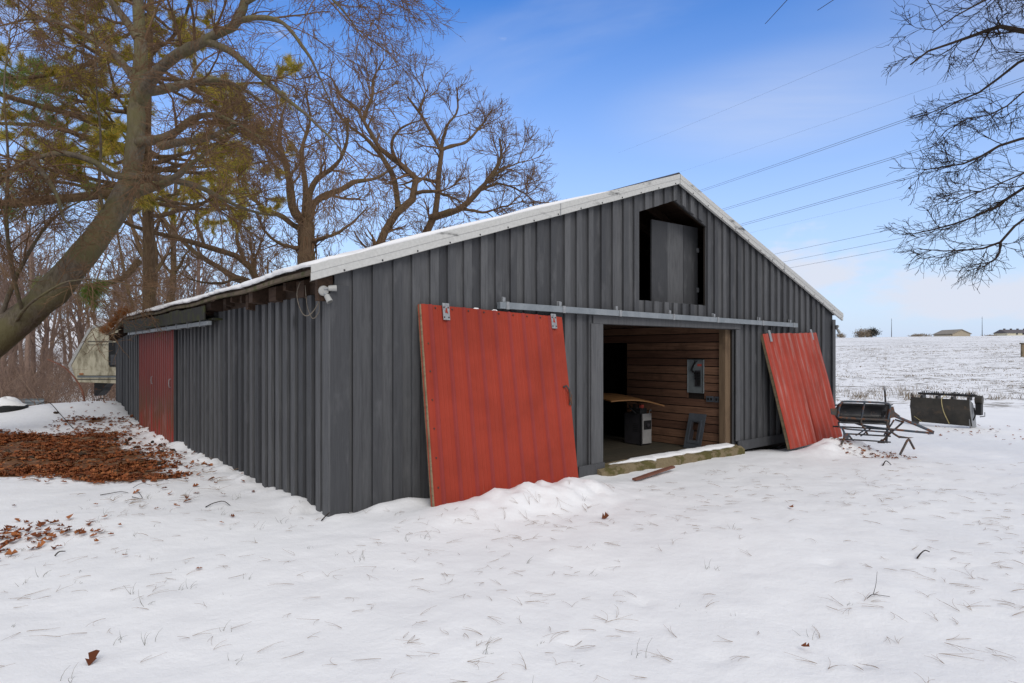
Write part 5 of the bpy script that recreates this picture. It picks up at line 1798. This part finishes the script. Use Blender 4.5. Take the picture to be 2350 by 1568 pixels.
MB().prism([(Q(a, b)[0], Q(a, b)[2]) for a, b in ((340, 910), (435, 930), (400, 1018), (350, 1000))], 0.08, 0.095, 1).build('bracket', M['bluesteel'], sf)
MB().prism([(Q(a, b)[0], Q(a, b)[2]) for a, b in ((985, 1108), (1060, 1045), (1095, 1112))], 0.3, 0.34, 1).build('foot_plate', M['ruststeel'], sf)
MB().prism([(Q(a, b)[0], Q(a, b)[2]) for a, b in ((1150, 955), (1370, 990), (1462, 998), (1380, 1012), (1240, 1005))], 0.12, 0.14, 1).build('share', M['ruststeel'], sf)
rod('pole_sleeve', [(1122, 265, .37), (1121, 205, .37)], 0.020, 'galv2')

# ------------------------------------------------------------------ black loader bucket behind it
YK = 16.2
bk = empty('loader_bucket', (P3(2165, 970, YK)[0], YK, float(ground_h(11.2, YK)) - 0.09), math.radians(-50))
bk.scale = (0.86, 0.86, 1)
tag(bk, 'grimy black loader bucket lying on the snow at the field edge', 'bucket')


def K(px, py, dy=0.0):
    p = P3(px, py, YK)
    return (p[0] - bk.location.x, p[2] - bk.location.z)


fa = [K(2088, 915), K(2222, 915.5), K(2226, 975), K(2090, 973)]
mb = MB()
v0 = [(*fa[0][:1], 0.0, fa[0][1]), (fa[1][0], 0.0, fa[1][1]), (fa[2][0], 0.12, fa[2][1]), (fa[3][0], 0.12, fa[3][1])]
mid = [(fa[3][0] - 0.03, -0.05, (fa[0][1] * 0.6 + fa[3][1] * 0.4)), (fa[2][0] - 0.02, -0.05, (fa[0][1] * 0.6 + fa[3][1] * 0.4))]
V = [v0[0], v0[1], mid[1], v0[2], v0[3], mid[0]]
Vb = [(x, y + 0.03, z) for x, y, z in V]
mb.add(V + Vb, [(0, 5, 2, 1), (5, 4, 3, 2), (6, 7, 8, 11), (11, 8, 9, 10), (0, 1, 7, 6), (4, 10, 9, 3), (0, 6, 11, 5), (5, 11, 10, 4), (1, 2, 8, 7), (2, 3, 9, 8)])
mb.build('front_plate', M['bucket'], bk)
for sx, nm in ((fa[0][0] + 0.005, 'side_plate'), (fa[1][0] - 0.005, 'side_plate')):
    MB().prism([(0.04, fa[0][1]), (-0.01, fa[0][1] * 0.6), (0.16, -0.02), (0.75, 0.0), (0.62, 0.45), (0.35, 0.72)], sx - 0.012, sx + 0.012, 0).build(nm, M['galv2'] if sx > 0 else M['bucket'], bk)
MB().box(fa[0][0] + 0.02, fa[1][0] - 0.02, 0.16, 0.75, -0.02, 0.01).build('floor_plate', M['bucket'], bk)
zt2 = K(0, 907)[1]
MB().box(fa[0][0] + 0.1, fa[1][0] + 0.1, 0.32, 0.40, zt2 - 0.03, zt2 + 0.03).build('top_bar', M['darksteel'], bk)
for k in range(4):
    x = fa[0][0] + 0.25 + k * 0.40
    MB().box(x, x + 0.06, 0.05, 0.36, fa[0][1] - 0.03, zt2 - 0.031).build('strut', M['darksteel'], bk)
hg = MB()
for k in range(70):
    x = fa[0][0] + 0.2 + 1.4 * random.random()
    hg.tube([(x, 0.36, zt2 + 0.03), (x + random.uniform(-.03, .03), 0.36, zt2 + random.uniform(0.05, 0.09))], 0.008, 3)
tag(hg.build('bristles', M['black'], bk), kind='stuff')
MB().prism([(fa[0][0] + 0.02, fa[0][1] - 0.05), (fa[0][0] + 0.09, fa[0][1]), (fa[0][0] + 0.03, fa[0][1] + 0.11), (fa[0][0], fa[0][1] + 0.1)], 0.0, 0.03, 1).build('corner_tooth', M['ruststeel'], bk)
xm = fa[1][0]
MB().tube([(xm + 0.08, 0.30, zt2 - 0.10), (xm + 0.26, 0.30, zt2 - 0.10)], 0.11, 12).build('motor', M['bucket'], bk)
MB().box(xm + 0.10, xm + 0.24, 0.2, 0.42, zt2 - 0.48, zt2 - 0.19).build('gear_case', M['black'], bk)
MB().tube([(xm + 0.20, 0.25, zt2 - 0.52), (xm + 0.32, 0.25, zt2 - 0.50), (xm + 0.32, 0.25, zt2 - 0.40)], 0.015, 6).build('bracket', M['galv2'], bk)
MB().tube([(xm + 0.06, 0.25, zt2 - 0.3), (xm + 0.10, 0.2, zt2 - 0.5), (xm + 0.05, 0.2, zt2 - 0.62)], 0.02, 6).build('hose', M['black'], bk)
c = [K(2161, 909), K(2161, 918), K(2166, 940), K(2176, 972)]
MB().tube(resample([(c[0][0], 0.30, c[0][1]), (c[1][0], -0.02, c[1][1]), (c[2][0], -0.075, c[2][1]), (c[3][0], 0.09, c[3][1])], 14), 0.012, 6).build('rope', M['yellow'], bk)
c = [K(2095, 960), K(2112, 972)]
MB().tube([(c[0][0], 0.04, c[0][1]), (c[1][0], 0.09, c[1][1])], 0.008, 6).build('wire', M['yellow'], bk)

# board on the snow in front of the doorway
b0, b1 = P3(1455, 1102, 8.35), P3(1545, 1073, 9.2)
bd = empty('loose_batten', b0)
ang = math.atan2(b1[1] - b0[1], b1[0] - b0[0])
bd.location.z = float(ground_h(b0[0], b0[1])) + 0.012
bd.rotation_euler = (math.radians(4), -math.atan2(float(ground_h(b1[0], b1[1])) + 0.05 - bd.location.z, math.hypot(b1[0] - b0[0], b1[1] - b0[1])), ang)
tag(bd, 'reddish brown wooden batten lying on the snow before the doorway', 'board')
MB().box(0, math.hypot(b1[0] - b0[0], b1[1] - b0[1]), -0.03, 0.03, 0, 0.025).build('batten', M['redwood'], bd)
MB().box(0.3, 0.9, 0.032, 0.045, 0.004, 0.02).build('splinter', M['redwood'], bd)

# ------------------------------------------------------------------ skyline on the right
def far_house(name, label, px0, px1, base, eave, ridge, Y, walls, roofc, depth, gable, cat='barn'):
    x0, x1 = P3(px0, 0, Y)[0], P3(px1, 0, Y)[0]
    zb, ze, zr = P3(0, base, Y)[2] - 1.5, P3(0, eave, Y)[2], P3(0, ridge, Y)[2]
    e = empty(name, ((x0 + x1) / 2, Y, zb))
    tag(e, label, cat)
    w, he, hr = (x1 - x0) / 2, ze - zb, zr - zb
    if gable:
        MB().prism([(-w, 0), (w, 0), (w, he), (0, hr), (-w, he)], 0, depth, 1).build('wall', walls, e)
        MB().prism([(-w - 0.5, he - 0.25), (0, hr - 0.02), (w + 0.5, he - 0.25), (w + 0.5, he + 0.05), (0, hr + 0.3), (-w - 0.5, he + 0.05)], -0.4, depth + 0.4, 1).build('roof', roofc, e)
        MB().box(-0.6, 3.6, -0.06, -0.003, 0, he * 0.62).build('door', M['white'], e)
        MB().box(-w - 0.9, -w + 0.02, 0.5, depth - 1, 0, he * 0.86).build('lean_to', walls, e)
    else:
        MB().box(-w, w, 0, depth, 0, he).build('wall', walls, e)
        MB().prism([(-0.4, he - 0.1), (depth / 2, hr), (depth + 0.4, he - 0.1)], -w - 0.4, w + 0.4, 0).build('roof', roofc, e)
        for k in range(4):
            x = -w + 1.6 + k * 3.4
            MB().box(x, x + 0.7, depth / 2 - 0.35, depth / 2 + 0.35, hr - 0.2, hr + 0.55).build('roof_vent', M['roofgrey'], e)
        for k in range(3):
            x = -w + 4.4 + k * 3.2
            wd = MB().box(x, x + 0.8, -0.08, -0.002, he - 0.9, he - 0.15).build('window', M['window'], e)
            MB().box(x - 0.1, x + 0.9, -0.12, -0.081, he - 1.0, he - 0.92).build('sill', M['white'], wd)
    return e


far_house('metal_barn', 'beige gabled barn on the snowy skyline', 2186, 2227, 777, 766, 757, 315, M['beige'], M['beigedk'], 14, True)
far_house('long_house', 'cream building with grey roof on the skyline at the right edge', 2312, 2420, 777, 764, 756, 315, M['cream'], M['roofgrey'], 9, False, 'house')
for px, top, lab in ((2046, 731, 'left thin dark mast on the skyline above the field'), (2254, 727, 'right thin dark mast on the skyline between the two buildings')):
    e = empty('mast', (P3(px, 0, 330)[0], 330, P3(0, 779, 330)[2] - 2))
    h = P3(0, top, 330)[2] - e.location.z
    tag(e, lab, 'mast', 'masts on the skyline')
    MB().tube([(0, 0, 0), (0, 0, h * 0.5), (0, 0, h)], [0.22, 0.14, 0.06], 6).build('pole', M['darksteel'], e)
    MB().tube([(-0.25, 0, h * 0.93), (0.25, 0, h * 0.93)], 0.07, 5).build('crossarm', M['darksteel'], e)


def far_bush(name, label, px, py, w, h, Y, mat, cnt, trunk=True):
    x, _, zc = P3(px, py, Y)
    sx, sz = w * Y / F / 2, h * Y / F / 2
    zg = P3(0, 779, Y)[2] - 1.5
    e = empty(name, (x, Y, zg))
    tag(e, label, 'tree', 'trees and bushes on the skyline')
    th = zc - zg
    if trunk:
        MB().tube([(0, 0, -0.5), (0, 0, th)], [sx * 0.10 + 0.05, sx * 0.05 + 0.03], 6).build('trunk', M['barkb'], e)
    nc = 40
    cen = norm(rng.normal(size=(nc, 3))) * rng.random((nc, 1)) ** 0.4 * 0.8
    p = cen[rng.integers(0, nc, cnt)] + rng.normal(size=(cnt, 3)) * 0.2
    p = p * np.array([sx, sx, sz]) + np.array([0, 0, th])
    v, f = blades(p, norm(rng.normal(size=(cnt, 3)) + np.array([0, 0, 0.4])), np.full(cnt, 0.9) * min(sx, 2.2) * 0.35, np.full(cnt, 0.5) * min(sx, 2.2) * 0.22)
    link('crown', bigmesh('crown', v, f), mat, e)


far_bush('skyline_tree', 'tan round bare tree on the skyline beside the dark evergreen', 1978, 767, 40, 26, 300, M['bushtan'], 1500)
far_bush('skyline_tree', 'dark evergreen on the skyline left of the first mast', 2000, 765, 34, 26, 302, M['bushdark'], 2200)
far_bush('skyline_tree', 'small pale tree on the skyline nearest the barn', 1930, 771, 22, 13, 300, M['bushtan'], 500)
far_bush('skyline_tree', 'tiny bush on the skyline at the barn eave', 1915, 775, 12, 9, 300, M['bushtan'], 300)
far_bush('skyline_tree', 'low wide tan bush between the first mast and the beige barn', 2112, 772, 44, 13, 300, M['bushtan'], 900)
far_bush('skyline_tree', 'low grey bush between the second mast and the cream building', 2272, 773, 34, 10, 300, M['bushtan'], 700)
e = empty('field_post', P3(2347, 805, 60))
tag(e, 'pale weathered post standing in the field at the right edge', 'post')
MB().box(-0.12, 0.3, -0.1, 0.1, -0.9, 0.62).build('post', M['framewood'], e)
MB().box(-0.2, 0.4, -0.15, 0.15, 0.622, 0.75).build('cap', M['purlin'], e)

# ------------------------------------------------------------------ power lines
wires = [((1721, 229), (2190, 30), 0.022, 'uppermost faint overhead wire'), ((1721, 342), (2144, 197), 0.016, 'second faint overhead wire, above the paired cables'),
         ((1721, 398), (2204, 229), 0.045, 'upper cable of the highest pair'), ((1721, 402), (2204, 234), 0.045, 'lower cable of the highest pair'),
         ((1721, 461), (2224, 306), 0.045, 'upper cable of the middle pair'), ((1721, 465), (2224, 311), 0.045, 'lower cable of the middle pair'),
         ((1721, 509), (2184, 378), 0.045, 'upper cable of the lowest pair'), ((1721, 513), (2184, 382), 0.045, 'lower cable of the lowest pair'),
         ((1745, 529), (2111, 441), 0.014, 'faint overhead wire just under the lowest pair'),
         ((1769, 585), (2148, 505), 0.036, 'highest of the three low single wires'), ((1789, 603), (2184, 523), 0.036, 'middle of the three low single wires'), ((1807, 616), (2184, 545), 0.036, 'lowest of the three low single wires')]
for (a, b, r, lab) in wires:
    A, B = np.array(P3(*a, 210.0)), np.array(P3(*b, 120.0))
    pts = []
    for q in np.linspace(-2.2, 1.9, 50):
        p = A + (B - A) * q
        p[2] += 0.25 * (q * (q - 1))
        pts.append(p)
    o = MB().tube(pts, r, 4).build('power_line', M['wire'])
    tag(o, lab + ' crossing the sky right of the gable', 'power line', 'power lines in the sky')

# ------------------------------------------------------------------ litter on the snow
def scatter(n, x0, x1, y0, y1, fn=None):
    x, y = rng.uniform(x0, x1, n), rng.uniform(y0, y1, n)
    if fn is not None:
        k = rng.random(n) < fn(x, y)
        x, y = x[k], y[k]
    return x, y


def leaves(x, y, size, lift=0.012):
    n = len(x)
    z = ground_h(x, y) + lift + rng.uniform(0, 0.02, n)
    a = rng.uniform(0, 6.28, n)
    s = rng.uniform(0.6, 1.3, n) * size
    ax = np.stack([np.cos(a), np.sin(a), rng.normal(0, 0.25, n)], 1) * s[:, None]
    bx = np.stack([-np.sin(a), np.cos(a), rng.normal(0, 0.25, n)], 1) * (s * 0.42)[:, None]
    c = np.stack([x, y, z], 1)
    upv = np.zeros((n, 3))
    upv[:, 2] = s * rng.uniform(0.05, 0.35, n)
    v = np.stack([c - ax * 0.5, c - ax * 0.12 + bx * 0.9 + upv, c - ax * 0.02 + bx * 0.45, c + ax * 0.2 + bx * 0.8 + upv, c + ax * 0.5, c + ax * 0.15 - bx * 0.85 + upv, c - ax * 0.02 - bx * 0.45, c - ax * 0.2 - bx * 0.8 + upv * 0.5], 1).reshape(-1, 3)
    base = (np.arange(n) * 8)[:, None]
    f = np.concatenate([base + np.array(q) for q in ((0, 1, 2), (2, 3, 4), (0, 2, 6), (2, 4, 6), (4, 5, 6), (0, 6, 7))])
    return v, f


x, y = scatter(60000, -16, -3.2, 7.2, 15.5, lambda x, y: litter_mask(x, y) ** 1.5 * (0.10 + 0.8 * (vnoise(x * 0.8, y * 1.7, 0.6, 41) + 0.5 * vnoise(x, y * 1.5, 0.22, 42) > -0.15)))
x2, y2 = scatter(2500, -7, -3.6, 4.2, 6.6, lambda x, y: litter_mask(x, y) * 1.0)
v, f = leaves(np.r_[x, x2], np.r_[y, y2], 0.075)
tag(link('leaf_litter', bigmesh('leaf_litter', v, f), M['leaf']), 'carpet of brown oak leaves on the snow at the left', 'leaf litter', kind='stuff')
t_, s_ = rng.uniform(-1.2, -0.2, 700), rng.uniform(1.0, 14.5, 700)
x = BX + t_ * UX - s_ * UY
y = BY + t_ * UY + s_ * UX
xa, ya = scatter(260, -6.5, 4.0, 3.3, 9.0, lambda x, y: (x < -2.6) * (y > 5) * 0.3 + 0.02)
xb, yb = scatter(500, 8.4, 15.5, 11.5, 17.5, lambda x, y: np.exp(-(((x - 11.6 - (y - 15) * 0.2) / 1.5) ** 2 + ((y - 14.6) / 1.5) ** 2)))
xc, yc = scatter(90, 5.9, 7.2, 11.0, 11.9)
kk = rng.random(700) < 0.25
v, f = leaves(np.r_[x[kk], xa, xb, xc], np.r_[y[kk], ya, yb, yc], 0.07)
tag(link('scattered_leaves', bigmesh('scattered_leaves', v, f), M['leaf']), 'scattered dead leaves blown over the snow', 'leaves', kind='stuff')


def needle_bundles(x, y, per, ln, spread, rad, lift=0.010):
    n = len(x)
    a0 = rng.uniform(0, 6.28, n)
    idx = np.repeat(np.arange(n), per)
    a = a0[idx] + rng.normal(0, spread, len(idx))
    L = ln * rng.uniform(0.6, 1.15, len(idx)) * rng.uniform(0.5, 1.35, n)[idx]
    m = 6
    P = np.empty((len(idx), m, 3))
    cv = rng.normal(0, 0.9, len(idx))
    el = np.abs(rng.normal(0.0, 0.16, n))[idx]
    px, py = x[idx].copy(), y[idx].copy()
    h = np.full(len(idx), 0.0)
    for k in range(m):
        P[:, k, 0], P[:, k, 1] = px, py
        P[:, k, 2] = ground_h(px, py) + lift + h
        px = px + np.cos(a + cv * k / m) * L / (m - 1)
        py = py + np.sin(a + cv * k / m) * L / (m - 1)
        h = h + el * L / (m - 1) * (1 - 1.5 * k / m)
    return tubes(P, np.full((len(idx), m), rad) * np.linspace(1, 0.6, m)[None], 3)


x, y = scatter(1900, -3.0, 9.5, 2.9, 10.5, lambda x, y: sst(x + 0.25 * (y - 3), -1.4, 1.6) * (0.12 + 0.75 * (vnoise(x, y, 0.9, 51) + 0.6 * vnoise(x, y, 0.3, 52) > 0.0)) * (to_local(x, y)[1] < -0.9))
v1, f1 = needle_bundles(x, y, 3, 0.15, 0.22, 0.0010)
x, y = scatter(260, -4.5, 1.0, 2.9, 6.5)
v2, f2 = needle_bundles(x, y, 2, 0.13, 0.3, 0.0010)
x, y = scatter(900, -9.5, -3.5, 6.5, 15, lambda x, y: litter_mask(x, y) * 0.6 + 0.15)
v3, f3 = needle_bundles(x, y, 6, 0.17, 0.7, 0.002, 0.025)
v = np.concatenate([v1, v2, v3])
f = np.concatenate([f1, f2 + len(v1), f3 + len(v1) + len(v2)])
tag(link('fallen_pine_needles', bigmesh('fallen_pine_needles', v, f), M['fallen']), 'fallen pine needles strewn over the snowy yard', 'pine needles', kind='stuff')

# grass blades poking through
x, y = scatter(170, -4.8, 2.5, 2.9, 7.5, lambda x, y: 0.75 - 0.12 * (x + 2))
per = 4
idx = np.repeat(np.arange(len(x)), per)
gx_, gy_ = x[idx] + rng.normal(0, 0.018, len(idx)), y[idx] + rng.normal(0, 0.018, len(idx))
d = norm(np.stack([rng.normal(0, 0.5, len(idx)), rng.normal(0, 0.4, len(idx)), np.ones(len(idx))], 1))
L = rng.uniform(0.02, 0.085, len(idx)) * rng.choice([0.5, 1, 1.5], len(x))[idx]
P = np.empty((len(idx), 4, 3))
P[:, 0] = np.stack([gx_, gy_, ground_h(gx_, gy_) - 0.01], 1)
for k in range(1, 4):
    P[:, k] = P[:, k - 1] + d * (L / 3)[:, None]
    d = norm(d + np.array([0.25, 0.0, -0.18]))
v, f = tubes(P, np.linspace(0.0014, 0.0005, 4)[None] * np.ones((len(idx), 1)), 3)
tag(link('grass_blades', bigmesh('grass_blades', v, f), M['grass']), 'thin winter grass blades poking through the snow', 'grass', kind='stuff')

# weeds and stubble of the field
def tufts(n, fn, hmin, hmax, per, wid, spread=0.5):
    r = rng.uniform(24.0 ** 0.5, 110.0 ** 0.5, n) ** 2
    px_ = rng.uniform(1860, 2460, n)
    yy = r
    xx = (px_ - CX) / F * yy
    k = rng.random(n) < fn(xx, yy)
    xx, yy = xx[k], yy[k]
    idx = np.repeat(np.arange(len(xx)), per)
    bx_, by_ = xx[idx] + rng.normal(0, 0.12, len(idx)), yy[idx] + rng.normal(0, 0.12, len(idx))
    base = np.stack([bx_, by_, ground_h(bx_, by_) - 0.02], 1)
    d = norm(np.stack([rng.normal(0, spread, len(idx)), rng.normal(0, spread, len(idx)), np.ones(len(idx))], 1))
    sc = np.interp(by_, [24, 110], [1.0, 1.6])
    return blades(base, d, rng.uniform(hmin, hmax, len(idx)) * sc, np.full(len(idx), wid) * sc)


v1, f1 = tufts(9000, lambda x, y: 0.30 + 0.6 * (vnoise(x, y, 2.5, 61) > 0.15), 0.03, 0.10, 4, 0.035, 0.9)
v2, f2 = tufts(3600, lambda x, y: np.exp(-((np.hypot(x, y) - 29.5) / 3.0) ** 2) * (0.35 + 0.65 * (vnoise(x, y, 1.4, 62) > 0.1)), 0.12, 0.42, 12, 0.016, 0.35)
v = np.concatenate([v1, v2])
f = np.concatenate([f1, f2 + len(v1)])
tag(link('field_stubble', bigmesh('field_stubble', v, f), M['straw']), 'dry weeds and stubble showing through the snow of the field', 'stubble', kind='stuff')
# weeds along the foot of the side wall and needles heaped on the drooping eave
def eave_heap(n, s0, s1, rad):
    s_ = rng.uniform(s0, s1, n)
    t_ = -0.27 + rng.normal(0, 0.05, n)
    zz_ = np.array([roofz(-0.25) + droop(q, -0.25) for q in s_]) + 0.05 + np.abs(rng.normal(0, 0.05, n)) * (0.5 + 0.9 * (vnoise(s_, 1, 0.8, 71) > 0))
    base = np.stack([BX + t_ * UX - s_ * UY, BY + t_ * UY + s_ * UX, zz_], 1)
    d = norm(rng.normal(size=(n, 3)) + np.array([-0.4, -0.4, -0.5]))
    return blades(base, d, rng.uniform(0.10, 0.20, n), np.full(n, rad))


v, f = eave_heap(5200, 11.0, BL + 0.1, 0.010)
tag(link('eave_needles', bigmesh('eave_needles', v, f), M['orange']), 'heap of orange pine needles on the drooping far eave', 'pine needles', kind='stuff')

# pine cones
cv, cf = [], []
for i in range(7):
    for j in range(9):
        a = j * 2 * math.pi / 9 + i * 0.35
        r = 0.030 * math.sin(math.pi * (i + 0.6) / 7.6) * (1.25 if j % 2 else 0.85)
        cv.append((-0.06 + i * 0.02, r * math.cos(a), r * math.sin(a)))
for i in range(6):
    for j in range(9):
        cf.append((i * 9 + j, i * 9 + (j + 1) % 9, (i + 1) * 9 + (j + 1) % 9, (i + 1) * 9 + j))
cone_me = mesh('pine_cone', cv, cf)
cone_me.materials.append(M['cone'])
cone_px = [(640, 1854), (650, 1868), (640, 1800), (520, 1755), (505, 1770), (545, 1785), (420, 1772), (412, 1780), (235, 1790), (330, 1813), (640, 1780), (690, 1797), (680, 1760), (225, 1680), (30, 1805), (125, 1830), (610, 1762), (76, 1868), (460, 1758)]
for (a, b) in cone_px:
    a, b = a * 0.5737, b * 0.5737
    Yc = F * (EYE + 0.05) / (b - CY)
    x = (a - CX) / F * Yc
    o = link('pine_cone', cone_me)
    o.location = (x, Yc, float(ground_h(x, Yc)) + 0.022)
    o.rotation_euler = (random.uniform(0, 6), random.uniform(-.2, .2), random.uniform(0, 6.28))
    q = random.uniform(0.8, 1.15)
    o.scale = (q, q, q)
    tag(o, 'small dark pine cone lying among the brown leaves at the left', 'pine cone', 'pine cones among the leaves')


# fallen twigs
def twig(label, pts, r, fork=None):
    def gp(a, b, dz):
        Yc = F * (EYE + 0.03) / (b - CY)
        x = (a - CX) / F * Yc
        return (x, Yc, float(ground_h(x, Yc)) + 0.012 + dz)
    q = [gp(*p) for p in pts]
    mb = MB().tube(resample(q, 10), np.linspace(r, r * 0.6, 10), 5)
    if fork:
        mb.tube(resample([gp(*p) for p in fork], 8), np.linspace(r * 0.8, r * 0.4, 8), 5)
    tag(mb.build('fallen_twig', M['darktwig']), label, 'twig', 'twigs fallen on the snow')


twig('short thick dark twig on the snow at the right', [(2105, 1268, 0), (2115, 1260, .02), (2124, 1256, .03), (2133, 1254, .01)], 0.007)
twig('thin forked twig standing in the snow at the lower right', [(1990, 1367, 0), (2004, 1361, .01), (2015, 1359, .0), (2042, 1363, .0)], 0.0028, [(2004, 1361, .01), (2010, 1352, .05), (2013, 1345, .12)])
twig('dark crooked twig at the foot of the barn corner', [(738, 1199, 0), (750, 1192, .02), (758, 1189, .03), (768, 1185, .02)], 0.007)
twig('long dark twig on the snow below the leaf patch', [(230, 1138, 0), (255, 1136, .005), (275, 1135, .01), (294, 1137, 0)], 0.005)
twig('bent twig with a kink on the snow left of the barn', [(303, 1147, 0), (325, 1154, .01), (318, 1140, .02), (314, 1132, .0)], 0.004, [(305, 1125, 0), (325, 1121, .03), (348, 1122, 0)])
twig('long thin twig poking out of the leaves at the left edge', [(85, 945, .0), (110, 955, .1), (140, 968, .1), (168, 980, .0)], 0.012)
twig('dark twig at the back of the leaf patch near the barn', [(320, 976, .0), (360, 975, .05), (400, 982, .05), (440, 978, .0)], 0.010, [(360, 975, .05), (385, 968, .1), (410, 982, .02)])
twig('short dark twig in the left foreground', [(126, 1275, 0), (135, 1272, .02), (150, 1268, .01)], 0.006)
twig('curved twig on the snow beside the long wall', [(472, 1169, 0), (490, 1163, .01), (510, 1160, .02), (528, 1164, 0)], 0.006)
twig('small bent twig to the right of the tube frame', [(2026, 1047, 0), (2035, 1043, .03), (2045, 1046, .0)], 0.010)
